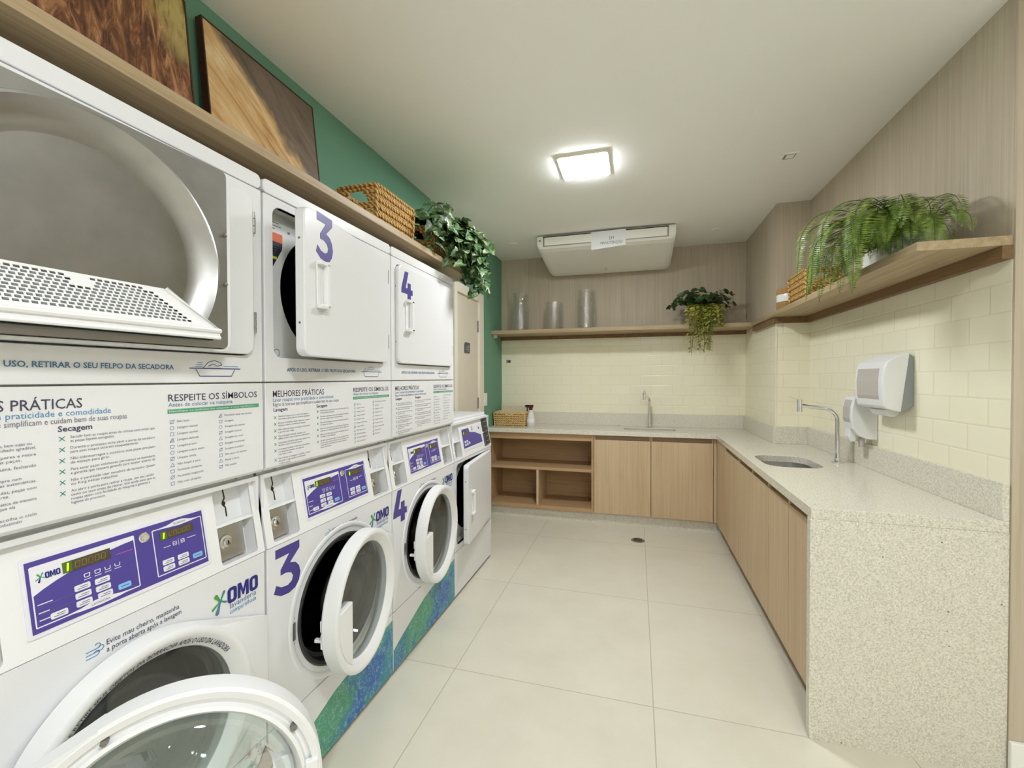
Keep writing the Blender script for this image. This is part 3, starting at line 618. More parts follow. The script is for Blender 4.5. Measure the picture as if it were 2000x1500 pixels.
DC, DR = -0.338, 0.245                          # door centre from the hinge, door radius
def washer_door(parent, ang, ring_text=False):
    fr = Fr((0, DC, 0), (0, 1, 0), (0, 0, 1)); b = MB()
    prof = [(0.198, 0.010), (0.202, 0.002), (0.208, -0.003), (0.214, 0.000), (0.217, 0.009), (0.225, 0.011), (0.228, 0.002), (0.240, 0.0), (DR, 0.006), (DR, 0.045), (0.2435, 0.051), (0.239, 0.0545), (0.229, 0.0555), (0.223, 0.053), (0.212, 0.045), (0.202, 0.039), (0.198, 0.034), (0.198, 0.010)]
    b.lathe(prof, fr, 84)
    # hinge side filling the corner between the round rim and the straight edge
    h = 0.115; px, d = -DC, math.hypot(-DC, h); g = math.atan2(h, px); tt = g + math.acos(DR / d)
    arc = [(DC + 0.232 * math.cos(a), 0.232 * math.sin(a)) for a in [tt - 2 * tt * i / 24 for i in range(25)]]
    pts = [(0, h), (DC + DR * math.cos(tt), DR * math.sin(tt))] + arc + [(DC + DR * math.cos(tt), -DR * math.sin(tt)), (0, -h)]
    nb = len(b.v) + len(pts); b.prism(pts, 0.002, 0.050, FX)
    for i in range(nb, nb + len(pts)):
        x, y, z = b.v[i]; b.v[i] = (0.010 + 0.040 * min(1.0, -y / 0.10), y, z)
    # pull on the free side
    seg = [(DC + 0.214 * math.cos(math.radians(a)), 0.214 * math.sin(math.radians(a))) for a in range(168, 240, 6)]
    seg = seg + [(seg[-1][0], 0.048)]
    D = b.build('door', 'plastic', parent, loc=(0.032 if ang > 90 else 0.004, 0.688, 0.545), rz=math.radians(ang))
    MB().prism(seg, 0.020, 0.050, FX).build('handle', 'plastic', D, bevel=0.003)
    MB().lathe([(0.200, 0.016), (0.190, 0.004), (0.180, 0.004), (0.172, -0.004), (0.162, -0.030), (0.140, -0.062), (0.115, -0.080), (0.07, -0.090), (0.0, -0.094)], fr, 56).build('glass_bowl', 'door_glass', D)
    MB().lathe([(0.200, 0.031), (0.190, 0.032), (0.12, 0.036), (0.0, 0.038)], fr, 56).build('glass_pane', 'door_glass', D)
    for a, r, s in ((150, 0.222, 0.006), (205, 0.222, 0.006), (65, 0.222, 0.005)):           # latch side details on the inner face
        c = (DC + r * math.cos(math.radians(a)), r * math.sin(math.radians(a))); MB().lathe([(0, -0.002), (s, -0.001), (s + 0.001, 0.011)], Fr((0, c[0], c[1]), (0, 1, 0), (0, 0, 1)), 14).build('screw', 'screw', D)
    MB().box(-0.004, 0.006, DC - 0.238, DC - 0.205, -0.055, -0.01).build('latch_cover', 'plastic', D, bevel=0.002); MB().box(-0.03, -0.004, DC - 0.228, DC - 0.216, -0.04, -0.03).build('latch_hook', 'plastic', D)
    MB().box(-0.006, 0.006, DC - 0.236, DC - 0.212, 0.0, 0.035).build('latch_cover', 'plastic', D, bevel=0.002)
    if ring_text:
        n = MB(); L = 0.40; R0 = 0.2055
        def path(a, bb):
            th = math.radians(152) - a / R0; r = R0 + bb; return (DC + r * math.cos(th), r * math.sin(th), 0.0422 + bb * 0.64)
        n.text('VERIFIQUE E RETIRE SEUS OBJETOS DA BORRACHA APÓS O USO DA LAVADORA', 0.0165, 0, 0, FX, 0, 0, 'l', 0.012, 0, 0.43, path)
        n.build('notice_print', 'ink', D)
    return D
BODY_TXT = {
 'lav': [['Separe as roupas por cor e tipo, bem sujas ou', 'manchadas a parte, para um resultado agradável.'], ['Esvazie os bolsos, feche zíperes e retire', 'objetos soltos, e inverta as peças.'], ['Não sobrecarregue a máquina, fechando', 'a porta com folga.'], ['Use a dosagem indicada, sempre com', 'sabão próprio para máquinas automáticas.'], ['Lave peças delicadas separadas, peças com', 'fechos e cores fortes à parte.'], ['A dosagem do sabão é automática de maneira', 'e o amaciante também, sem que ela', 'seja feita à mão.'], ['Para iniciar a lavagem, escolha o ciclo', 'desejado e siga sempre produzindo', 'o menor gasto.']],
 'sec': [['Sacudir bem as roupas antes de colocar para evitar que', 'as peças fiquem enrugadas.'], ['Durante o processo evite abrir a porta da secadora', 'para suas roupas secarem adequadamente.'], ['Não sobrecarregue a secadora, suas peças precisam', 'de espaço para girar.'], ['Para secar peças volumosas, permaneça na lavanderia', 'e garanta que sequem girando para ajustar quanto da'], ['Não é permitido usar secadora de tamanho Queen', 'ou King nestas máquinas.'], ['Ao abrir a porta para retirar a roupa, use seu tecido', 'cesto ou saco antes de retirar, isto ajuda para que as', 'roupas saiam com facilidade da máquina e garanta a', 'higiene do processo.']],
 's1': ['Não lavar', 'Lavagem manual', 'Lavagem normal', 'Lavagem delicada', 'Lavagem a seco', 'Lavagem a seco suave', 'Limpeza úmida', 'Não limpar a seco', 'Permitido alvejante', 'Permitido oxigenado', 'Não usar alvejante'],
 's2': ['Permitido secar em tambor', 'Secagem', 'Secagem em tambor', 'Secagem normal', 'Secagem em varal', 'Secagem horizontal', 'Secagem à sombra', 'Não secar em tambor', 'Passar a ferro', 'Não passar']}
_instr = {}
def instructions(parent, dz):
    if 'm' in _instr:
        o = bpy.data.objects.new('instruction_print', _instr['m']); COL.objects.link(o); o.parent = parent; o.location = (0, 0, -dz); return o
    b = MB(); W = 0.0006
    b.text('MELHORES PRÁTICAS', 0.0275, 0.030, 1.303, FX, W, 0, 'l', 0.007, 0, 0.226)
    b.text('Lavar roupas com praticidade e comodidade', 0.0165, 0.030, 1.2885, FX, W, 1, 'l', 0, 0, 0.275); b.text('Regras de bom uso que simplificam e cuidam bem de suas roupas', 0.0155, 0.030, 1.2745, FX, W, 2, 'l', 0, 0, 0.305)
    b.text('Lavagem', 0.0155, 0.032, 1.2585, FX, W, 0, 'l', 0.018, 0, 0.055); b.text('Secagem', 0.0155, 0.217, 1.2585, FX, W, 0, 'l', 0.018, 0, 0.055)
    def para(items, u, ut, v, wmax, step, gap):
        for it in items:
            for a in range(4):
                g = math.radians(a * 90 + 45); b.line([(u + 0.006, v), (u + 0.006 + 0.006 * math.cos(g), v + 0.006 * math.sin(g))], 0.0014, W, FX, 3)
            mx = max(len(x) for x in it)
            for l in it: b.text(l, 0.0078, ut, v, FX, W, 2, 'l', 0, 0, wmax * len(l) / mx); v -= step
            v -= gap
    para(BODY_TXT['lav'], 0.032, 0.050, 1.240, 0.135, 0.0078, 0.0048); para(BODY_TXT['sec'], 0.217, 0.236, 1.2445, 0.155, 0.0078, 0.0055)
    b.text('RESPEITE OS SÍMBOLOS', 0.0235, 0.422, 1.306, FX, W, 0, 'l', 0.007, 0, 0.250); b.text('Antes de colocar na máquina', 0.0145, 0.422, 1.293, FX, W, 4, 'l', 0, 0, 0.17)
    b.sheet(rect(0.420, 0.678, 1.277, 1.287), W, FX, 5)
    b.text('Identifique os símbolos das etiquetas e seus significados', 0.0068, 0.424, 1.280, FX, W + 0.0004, 6, 'l', 0, 0, 0.24)
    def sym(items, u, v, step, k0):
        for i, l in enumerate(items):
            z = v - i * step; k = (i + k0) % 4
            P = [circ(u, z, 0.0042, 12), rect(u - 0.004, u + 0.004, z - 0.0038, z + 0.0038), [(u - 0.005, z - 0.004), (u + 0.005, z - 0.004), (u, z + 0.005)], [(u - 0.005, z + 0.003), (u - 0.0035, z - 0.004), (u + 0.0035, z - 0.004), (u + 0.005, z + 0.003)]][k]
            b.line(P, 0.0009, W, FX, 4, True)
            if i % 3 == 0: b.line([(u - 0.005, z - 0.005), (u + 0.005, z + 0.005)], 0.0009, W, FX, 4)
            b.text(l, 0.0078, u + 0.012, z - 0.002, FX, W, 2)
    sym(BODY_TXT['s1'], 0.430, 1.257, 0.0147, 3); sym(BODY_TXT['s2'], 0.556, 1.261, 0.0150, 2)
    o = b.build('instruction_print', ['ink', 'blue_ink', 'ink2', 'teal', 'steel_ink', 'green_bar', 'key'], parent, loc=(0, 0, -dz)); _instr['m'] = o.data
    o['label'] = 'printed washing and drying instructions'; return o
def front_print(parent, name, fn, mats):
    b = MB(); fn(b); return b.build(name, mats, parent)
def washer(label, Y0, door=0.0, number=None, prints=True, ring_text=False, lifter=False):
    t = thing('washing_machine', label, 'washing machine', (MX, Y0, 0), 0, 'row of white front loading washing machines')
    shell(t, 0.02, 1.070, 0); MB().box(-0.66, -0.05, 0.02, 0.677, 0, 0.02).build('base', 'dark', t)  # black box stands in for the shade in the gap under the washer
    b = MB().plate([(0.003, 0.292), (0.694, 0.292), (0.694, 0.846), (0.003, 0.846)], [circ(0.35, 0.545, 0.228, 64)], -0.018, 0.0, FX)
    if not ring_text: b.lathe([(0.268, 0.0), (0.266, 0.003), (0.258, 0.0045), (0.250, 0.003), (0.246, 0.0)], Fr((0, 0.35, 0.545), (0, 1, 0), (0, 0, 1)), 64)
    b.build('front_panel', 'enamel', t, bevel=0.002); MB().box(-0.018, 0, 0.003, 0.694, 0.022, 0.288).build('lower_panel', 'enamel', t, bevel=0.002)
    MB().box(-0.016, -0.014, 0.006, 0.69, 0.286, 0.294).build('seam', 'dark', t)
    o = Fr((0, 0.35, 0.545), (0, 1, 0), (0, 0, 1))
    MB().lathe([(0.229, -0.018), (0.229, 0.0), (0.224, 0.004), (0.214, 0.001), (0.206, -0.012), (0.205, -0.03), (0.192, -0.034), (0.186, -0.06), (0.184, -0.085)], o, 64).build('gasket', 'rubber', t)
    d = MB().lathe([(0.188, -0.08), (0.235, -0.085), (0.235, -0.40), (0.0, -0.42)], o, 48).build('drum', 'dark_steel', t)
    for k in range(3):
        a = 0.6 + k * 2 * PI / 3; c, s = math.cos(a), math.sin(a)
        lf = Fr(o.p(0.235 * c, 0.235 * s, -0.12), (0, -s, c), (-1, 0, 0)); MB().prism([(-0.035, 0), (0.035, 0), (0.025, 0.22), (-0.025, 0.22)], -0.002, 0.045, Fr(lf.o, (0, -s, c), (-1, 0, 0))).build('lifter', 'soil' if lifter else 'dark_steel', d, bevel=0.015)
    MB().box(0.0, 0.004, 0.097, 0.109, 0.515, 0.572).build('latch_plate', 'steel', t); screw(t, 0.0, 0.103, 0.585); screw(t, 0.0, 0.103, 0.502)
    console(t, 'washer')
    if prints:
        washer_label(t)
        def lg(b):
            splat(b, 0.549, 0.768, 0.027, FX, 0.0008, 1, 2, 3); omo(b, 0.570, 0.749, 0.042, 0.098, FX, 0.001, 0)
            b.text('lavanderia', 0.022, 0.577, 0.734, FX, 0.001, 3, 'l', 0, 0, 0.085); b.text('compartilhada', 0.0175, 0.577, 0.719, FX, 0.001, 4, 'l', 0, 0, 0.085)
        front_print(t, 'logo', lg, ['navy', 'leafgreen', 'teal', 'steel_ink', 'blue_ink'])
        def ev(b):
            b.text('Evite mau cheiro, mantenha', 0.0165, 0.291, 0.805, FX, 0.0008, 0, 'l', 0.004, 0, 0.150); b.text('a porta aberta após a lavagem', 0.0165, 0.291, 0.790, FX, 0.0008, 0, 'l', 0.004, 0, 0.155)
            for k, (y, l) in enumerate(((0.812, 0.020), (0.805, 0.026), (0.798, 0.018))):
                b.line([(0.255, y - 0.004), (0.255 + l, y - 0.004)] + [(0.255 + l + 0.005 * math.sin(g), y + 0.001 - 0.005 * math.cos(g)) for g in [x * 0.6 for x in range(1, 8)]], 0.0016, 0.0008, FX, 1)
        front_print(t, 'notice_print', ev, ['ink', 'blue_ink'])
    if number:
        P = place(NUM3, 0.022, 0.138, 0.678, 0.832) if number == 3 else place(NUM4, 0.006, 0.128, 0.686, 0.838)
        MB().prism(P, 0.0, 0.0008, FX).build('number', 'num', t)['label'] = 'large indigo number %d' % number
    if prints:
        MB().prism([(0.003, 0.022), (0.694, 0.022), (0.694, 0.262), (0.45, 0.236), (0.30, 0.212), (0.17, 0.172), (0.08, 0.145), (0.003, 0.116)], 0.0, 0.0008, FX).build('decal', 'decal', t)['label'] = 'blue and green bubble decal along the foot'
    washer_door(t, door, ring_text)
    return t
def square_door(parent, ang, w, z0, z1, hy, dz, number=None, liner=False, hx=0.010, hide=False):
    f = FX; rr = rrect(-w, 0, z0 - dz, z1 - dz, 0.028, 5)
    D = (MB().prism(rr, -0.002, 0.006, f).plate(rr, [rrect(-w + 0.010, -0.010, z0 + 0.006 - dz, z1 - 0.004 - dz, 0.018, 5)], -0.026, -0.002, f) if liner else MB().prism(rr, -0.026, 0.006, f)).build('door', 'enamel', parent, loc=(hx, hy, 0), rz=math.radians(ang), bevel=0.004)
    zc = (z0 + z1) / 2 - dz; hz = zc + 0.0
    if hide: hz = None
    u = -w + 0.085
    b = None if hide else MB().box(u - 0.026, u + 0.026, hz - 0.075, hz + 0.075, 0.006, 0.010, 0, f).box(u + 0.008, u + 0.026, hz - 0.072, hz + 0.072, 0.010, 0.026, 0, f).box(u - 0.026, u + 0.026, hz + 0.062, hz + 0.075, 0.010, 0.026, 0, f).box(u - 0.026, u + 0.026, hz - 0.075, hz - 0.062, 0.010, 0.026, 0, f)
    if b: b.build('handle', 'plastic', D, bevel=0.003)
    for z in (z0 + 0.10, z1 - 0.10): MB().lathe([(0, 0.002), (0.003, 0.0015), (0.004, 0)], Fr((-0.012, -w, z - dz), (1, 0, 0), (0, 0, 1)), 10).build('screw', 'screw', D)
    if number:
        P = place(NUM3, -w + 0.055, -w + 0.160, 1.738 - dz, 1.886 - dz) if number == 3 else place(NUM4, -w + 0.022, -w + 0.128, 1.732 - dz, 1.862 - dz)
        MB().prism(P, 0.006, 0.0068, f).build('number', 'num', D)['label'] = 'large indigo number %d' % number
    # inner liner: galvanised plate with a round dish cut off straight at the bottom
    g = Fr((-0.026, 0, 0), (0, -1, 0), (0, 0, 1)); cu, cz, R = 0.322, z1 - 0.006 - 0.258 - dz, 0.258
    zb = z0 + 0.028 - dz
    def dish(R): 
        s = max(-1, min(1, (zb + (0.258 - R) * 0.7 - cz) / R)); a0 = math.degrees(math.asin(s)); return circ(cu, cz, R, 56, a0, 180 - a0)
    ou = rrect(0.012, w - 0.012, z0 + 0.008 - dz, z1 - 0.002 - dz, 0.012, 3)
    if liner:
        q = MB().plate(ou, [dish(R - 0.006)], 0.0, 0.004, g); rings = [(R - 0.001, 0.004), (R - 0.003, 0.009), (R - 0.008, 0.0105), (R - 0.013, 0.005), (R - 0.030, -0.010), (R - 0.048, -0.020), (R - 0.060, -0.0215)]
        P = []; n = len(dish(R))
        for r, d in rings: P += [g.p(a, c, d) for a, c in dish(r)]
        fs = [(j * n + i, j * n + (i + 1) % n, (j + 1) * n + (i + 1) % n, (j + 1) * n + i) for j in range(len(rings) - 1) for i in range(n)]
        q.add(P, fs, 0, True); q.add(P[-n:], [tuple(range(n))], 0)
        q.build('liner', 'grey_liner', D)['label'] = 'galvanised dished inner liner'
        for zz in (z0 + 0.17, z1 - 0.16): MB().lathe([(0, 0.005), (0.005, 0.004), (0.006, 0)], Fr(g.p(w - 0.018, zz - dz, 0.004), g.U, g.V), 10).build('screw', 'screw', D)
        # lint screen tray: perforated sloping top on a shallow white box
        a0, a1 = 0.075, w - 0.066; zt, zl = z0 + 0.132 - dz, z0 + 0.046 - dz
        sl = Fr(g.p(0, zt, 0.0), g.U, (g.V * (zl - zt) + g.N * 0.046)); L = math.hypot(zl - zt, 0.046)
        outl = [(a0 + 0.055, 0.0), (a0, L), (a1, L), (a1 - 0.092, 0.0)]
        holes = []; st = 0.0118; sv = 0.0078; nr = int((L - 0.012) / sv)
        for r in range(nr):
            v = 0.006 + r * sv; f0 = v / L; l0 = a0 + 0.055 * (1 - f0) + 0.012; l1 = a1 - 0.092 * (1 - f0) - 0.030 - 0.01 * (1 - f0); k = int((l1 - l0) / st)
            for i in range(k):
                if r < 3 and abs(i - k * 0.55) < 1.6: continue
                holes.append((l0 + i * st, v))
        tr = MB()
        for (x, v) in []: pass
        lo = Fr(sl.o, sl.U, sl.V * -1)            # same plane facing out
        tray = MB(); tray.plate([(x, -y) for x, y in outl][::-1], [rect(x, x + 0.0086, -(v + 0.0054), -v) for x, v in holes], -0.0012, 0.0, lo)
        fl = [lo.p(x, -y, 0) for x, y in outl]; lip = [p - g.V * 0.017 for p in fl]
        tray.add(fl + lip, [(1, 2, 6, 5), (2, 3, 7, 6), (0, 1, 5, 4)], 0)
        tray.tube([fl[1], fl[2], fl[3]], 0.006, 8, 0); tray.tube([lip[1], lip[2]], 0.004, 8, 0)
        LT = tray.build('lint_screen', 'plastic', D); LT['label'] = 'white perforated lint screen'
        MB().plate([(x, -y) for x, y in [(outl[0][0] + .006, .004), (outl[1][0] + .006, L - .004), (outl[2][0] - .006, L - .004), (outl[3][0] - .006, .004)]][::-1], [], -0.009, -0.007, lo).build('mesh_backing', 'grey_plastic', LT)
        MB().box(0.10, w - 0.06, zb - 0.003, zb + 0.010, 0.0, 0.016, 0, g).build('tray_shade', 'dark', LT)  # dark strip drawn as the shadow below the tray lip
    else:
        MB().prism(ou, 0.0, 0.004, g).build('liner', 'grey_liner', D)
    return D
def recess(parent, y0, y1, z0, z1, zbot, ztop, dz, cz, R, stickers=False):
    f = FX
    MB().plate([(0.003, zbot), (0.694, zbot), (0.694, ztop), (0.003, ztop)], [rrect(y0, y1, z0, z1, 0.032, 5)], -0.018, 0.0, f).build('front_panel', 'enamel', parent, loc=(0, 0, -dz), bevel=0.002)
    l = rrect(y0, y1, z0, z1, 0.032, 5); n = len(l); P = [f.p(u, v, -0.002) for u, v in l] + [f.p(u, v, -0.05) for u, v in l]
    b = MB().add(P, [(i, (i + 1) % n, (i + 1) % n + n, i + n) for i in range(n)], 0, False); b.plate(l, [circ(0.33, cz, R, 56)], -0.054, -0.050, f)
    B = b.build('bulkhead', 'white_in', parent, loc=(0, 0, -dz))
    o = Fr((0, 0.33, cz), (0, 1, 0), (0, 0, 1))
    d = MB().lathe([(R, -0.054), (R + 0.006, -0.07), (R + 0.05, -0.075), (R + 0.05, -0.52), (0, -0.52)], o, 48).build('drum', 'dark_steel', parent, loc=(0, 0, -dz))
    for k in range(3):
        a = 1.0 + k * 2 * PI / 3; c, s = math.cos(a), math.sin(a); q = o.p((R + 0.05) * c, (R + 0.05) * s, -0.09)
        MB().prism([(-0.012, 0), (0.012, 0), (0.012, 0.42), (-0.012, 0.42)], -0.002, 0.06, Fr(q, (0, -s, c), (-1, 0, 0))).build('baffle', 'steel', d, bevel=0.004)
    if stickers:
        W = -0.0495; b = MB()
        b.sheet(rect(y0 + 0.010, y0 + 0.090, z1 - 0.088, z1 - 0.060), W, f, 1)
        b.sheet([(y0 + 0.010, z1 - 0.088), (y0 + 0.090, z1 - 0.088), (y0 + 0.088, z1 - 0.108), (y0 + 0.062, z1 - 0.150), (y0 + 0.045, z1 - 0.178), (y0 + 0.010, z1 - 0.178)][::-1], W, f, 0)
        b.sheet(rect(y0 + 0.010, y0 + 0.066, z1 - 0.145, z1 - 0.136), W + 0.0004, f, 2)
        for i in range(5): b.line([(y0 + 0.014, z1 - 0.100 - i * 0.008), (y0 + 0.074 - i * 0.004, z1 - 0.100 - i * 0.008)], 0.0018, W + 0.0004, f, 3)
        for i, (l0, l1) in enumerate(((0.012, 0.045), (0.012, 0.075), (0.05, 0.085), (0.012, 0.06))): b.line([(y0 + l0, z1 - 0.018 - i * 0.010), (y0 + l1, z1 - 0.018 - i * 0.010)], 0.0022, W, f, 3)
        b.build('warning_sticker', ['blacklabel', 'orange', 'yellow', 'ink2', 'steel_ink'], parent, loc=(0, 0, -dz))['label'] = 'orange, black and yellow warning sticker'; b = MB()
        b.line(rect(y0 + 0.150, y0 + 0.178, z1 - 0.050, z1 - 0.016), 0.005, W, f, 4, True); b.line([(y0 + 0.112, z1 - 0.045), (y0 + 0.122, z1 - 0.045)], 0.006, W, f, 3)
        b.build('symbol_print', ['blacklabel', 'orange', 'yellow', 'ink2', 'steel_ink'], parent, loc=(0, 0, -dz)); b = MB()
        for u in (0.020, 0.062): b.line(circ(y0 + u, z0 + 0.018, 0.012, 16), 0.0022, W, f, 3, True)
        b.line([(y0 + 0.034, z0 + 0.018), (y0 + 0.048, z0 + 0.018)], 0.005, W, f, 3)
        b.build('symbol_print', ['blacklabel', 'orange', 'yellow', 'ink2', 'steel_ink'], parent, loc=(0, 0, -dz))
    return B
def hinges(parent, y, zs, dz):
    for z in zs:
        b = MB()
        for k in range(3): b.tube([(0.008, y, z - 0.030 + k * 0.0205 - dz), (0.008, y, z - 0.030 + k * 0.0205 + 0.0185 - dz)], 0.0048, 10)
        b.build('hinge', 'hinge', parent)
def dryer(label, Y0, door=0.0, number=None, prints=True, liner=False, stickers=False):
    dz = 1.072
    t = thing('tumble_dryer', label, 'tumble dryer', (MX, Y0, dz), 0, 'white tumble dryers stacked on the washing machines')
    shell(t, 1.084, 1.955, dz)
    MB().prism(rrect(0.003, 0.694, 1.914, 1.956, 0.014, 4), -0.02, 0.0, FX).build('top_strip', 'enamel', t, loc=(0, 0, -dz), bevel=0.003)
    MB().box(-0.017, -0.014, 0.006, 0.69, 1.906, 1.916).box(-0.017, -0.014, 0.006, 0.69, 1.344, 1.356).build('seam', 'hinge', t, loc=(0, 0, -dz))
    recess(t, 0.036, 0.655, 1.424, 1.886, 1.350, 1.9115, dz, 1.655, 0.215, stickers)
    MB().prism([(0.0, 1.346), (0.0, 1.092), (-0.006, 1.084), (-0.055, 1.073), (-0.055, 1.346)][::-1], -0.694, -0.003, Fr((0, 0, 0), (1, 0, 0), (0, 0, 1))).build('instruction_panel', 'enamel', t, loc=(0, 0, -dz), bevel=0.002)
    if prints: instructions(t, dz)
    for y in (0.045, 0.610): screw(t, -0.0115, y, 1.083, dz)
    hinges(t, 0.660, (1.806, 1.520), dz)
    if prints:
        def fe(b):
            b.text('APÓS O USO, RETIRAR O SEU FELPO DA SECADORA', 0.0155, 0.086, 1.382, FX, 0.0008, 0, 'l', 0.022, 0, 0.350)
            U, Vv = 0.478, 1.366
            b.line([(U - 0.005, Vv + 0.020), (U + 0.14, Vv + 0.020)], 0.0022, 0.0008, FX, 1); b.line([(U + 0.012, Vv + 0.018), (U + 0.022, Vv), (U + 0.112, Vv), (U + 0.122, Vv + 0.018)], 0.0018, 0.0008, FX, 1)
            b.line([(U + 0.030, Vv + 0.020), (U + 0.045, Vv + 0.036), (U + 0.062, Vv + 0.041), (U + 0.078, Vv + 0.036), (U + 0.084, Vv + 0.030), (U + 0.070, Vv + 0.026), (U + 0.060, Vv + 0.032), (U + 0.045, Vv + 0.026)], 0.0018, 0.0008, FX, 0)
            b.line([(U + 0.088, Vv + 0.026), (U + 0.132, Vv + 0.026)], 0.0014, 0.0008, FX, 2)
            for k in range(3): b.line([(U + 0.010 + k * 0.003, Vv + 0.024 + k * 0.005), (U + 0.030, Vv + 0.024 + k * 0.005)], 0.0014, 0.0008, FX, 2)
        o = front_print(t, 'notice_print', fe, ['steel_ink', 'navy', 'blue_ink']); o.location = (0, 0, -dz)
    square_door(t, door, 0.613, 1.428, 1.882, 0.628 if door > 90 else 0.652, dz, number, liner, 0.010, number is None)
    return t
washer('white washing machine nearest the camera whose big round door swings across the lower left corner', Y1, 136.0, None, False)
washer('white washing machine with its round door shut, wording around the glass rim', Y2, 0.0, None, True, True, True)
washer('white washing machine numbered 3 with its round door ajar', Y3, 9.0, 3)
washer('white washing machine numbered 4 with its round door slightly ajar', Y4, 4.5, 4)
dryer('white stacked dryer with door folded back, showing grey dished liner and white lint screen', Y1, 178.0, None, False, True)
dryer('white stacked dryer mostly covered by the folded back door of its neighbour', Y2, 0.0, None, True)
dryer('white stacked dryer numbered 3 with its square door ajar over a dark drum', Y3, 8.5, 3, True, False, True)
dryer('white stacked dryer numbered 4 with its square door shut', Y4, 0.0, 4)
t = thing('tumble_dryer', 'white floor standing dryer at the far end of the row, square door ajar', 'tumble dryer', (MX, Y5, 0))
shell(t, 0.02, 1.078, 0); MB().box(-0.66, -0.05, 0.02, 0.677, 0, 0.02).build('base', 'dark', t)  # black box stands in for the shade in the gap under the dryer
MB().box(-0.70, -0.050, 0.003, 0.694, 1.078, 1.102).build('top', 'enamel', t, bevel=0.008)
recess(t, 0.036, 0.655, 0.325, 0.826, 0.292, 0.846, 0, 0.575, 0.225, True)
MB().box(-0.018, 0, 0.003, 0.694, 0.022, 0.288).build('lower_panel', 'enamel', t, bevel=0.002); MB().box(-0.016, -0.014, 0.006, 0.69, 0.286, 0.294).build('seam', 'dark', t)
console(t, 'dryer'); dryer_label(t); hinges(t, 0.660, (0.735, 0.42), 0); square_door(t, 5.5, 0.613, 0.329, 0.822, 0.652, 0)

# ------------------------------------------------------------------ things on shelves, walls and worktop
# air conditioner under the ceiling
t = thing('air_conditioner', 'white ceiling mounted air conditioner against the far wall', 'air conditioner', (-0.2725, 4.2, 2.40))
prof = [(3.845, 2.622), (3.838, 2.60), (3.842, 2.528), (3.86, 2.512), (3.91, 2.496), (4.38, 2.408), (4.44, 2.402), (4.50, 2.412), (4.545, 2.45), (4.552, 2.622)]
b = MB(); n = len(prof); rings = []
for x, k in ((-0.858, 0.55), (-0.852, 0.80), (-0.83, 0.94), (-0.80, 1.0), (0.255, 1.0), (0.285, 0.94), (0.307, 0.80), (0.313, 0.55)):
    P = [(x, 4.21 + (y - 4.21) * (0.86 + 0.14 * k if y > 4.3 else 0.985 + 0.015 * k), 2.622 + (z - 2.622) * (0.45 + 0.55 * k)) for y, z in prof]; rings.append(P)
b.add([p for r in rings for p in r], [(j * n + i, (j + 1) * n + i, (j + 1) * n + (i + 1) % n, j * n + (i + 1) % n) for j in range(len(rings) - 1) for i in range(n)], 0, False)
b.add(rings[0] + rings[-1], [tuple(range(n)), tuple(range(n, 2 * n))[::-1]], 0)
A = b.build('body', 'ac', t, loc=(0.2725, -4.2, -2.40))
q = Fr((0, 3.838, 0), (1, 0, 0), (0, 0, 1)); o3 = (0.2725, -4.2, -2.40)
MB().box(-0.79, 0.245, 2.534, 2.606, 0.0, 0.006, 0, q).build('louvre', 'ac', t, loc=o3, bevel=0.002)
MB().box(-0.80, 0.255, 2.606, 2.615, -0.002, 0.003, 0, q).build('air_slot', 'dark', t, loc=o3)
for (x0, x1, z0, z1) in ((-0.80, 0.255, 2.528, 2.534), (-0.80, -0.79, 2.534, 2.606), (0.245, 0.255, 2.534, 2.606)): MB().box(x0, x1, z0, z1, -0.002, 0.0045, 0, q).build('louvre_gap', 'hinge', t, loc=o3)
MB().box(-0.84, -0.822, 2.575, 2.59, -0.001, 0.002, 0, q).build('badge', 'hinge', t, loc=o3)
sl2 = Fr((0, 3.91, 2.496), (1, 0, 0), (0, 0.47, -0.088)); MB().box(-0.795, 0.25, 0.30, 0.304, -0.002, 0.0012, 0, Fr(sl2.o, (1, 0, 0), (0, -0.47, 0.088))).build('crease', 'ac', t, loc=o3) if False else None
MB().box(-0.36, -0.22, -0.004, 0.004, 0.0, 0.002, 0, Fr((0, 3.858, 2.5085), (1, 0, 0), (0, -0.5, 0.866))).build('display_strip', 'grey_plastic', t, loc=o3)
for x in (-0.29, -0.278): MB().box(x, x + 0.003, 0.0, 0.05, 0.0, 0.002, 0, Fr((0, 4.36, 2.4105), (1, 0, 0), (0, -0.983, 0.184))).build('latch_line', 'grey_plastic', t, loc=o3)
pq = Fr((0, 3.829, 0), (1, 0, 0), (0.0, 0.02, 1)); b = MB().prism([(-0.376, 2.462), (-0.088, 2.484), (-0.086, 2.62), (-0.378, 2.614)], -0.0008, 0.0, Fr((0, 3.829, 0), (1, 0, 0), (0, 0, 1)))
for k, (s_, u, v, wd) in enumerate((('EM', -0.205, 2.540, 0.038), ('MANUTENÇÃO', -0.205, 2.502, 0.185))): b.text(s_, 0.034, u, v, Fr((0, 3.829, 0), (1, 0, 0), (0, 0, 1)), 0.0008, 1, 'c', 0, 0, wd)
tag(b.build('paper_notice', ['paper', 'ink2']), 'white paper notice taped across the front of the air conditioner', 'notice')
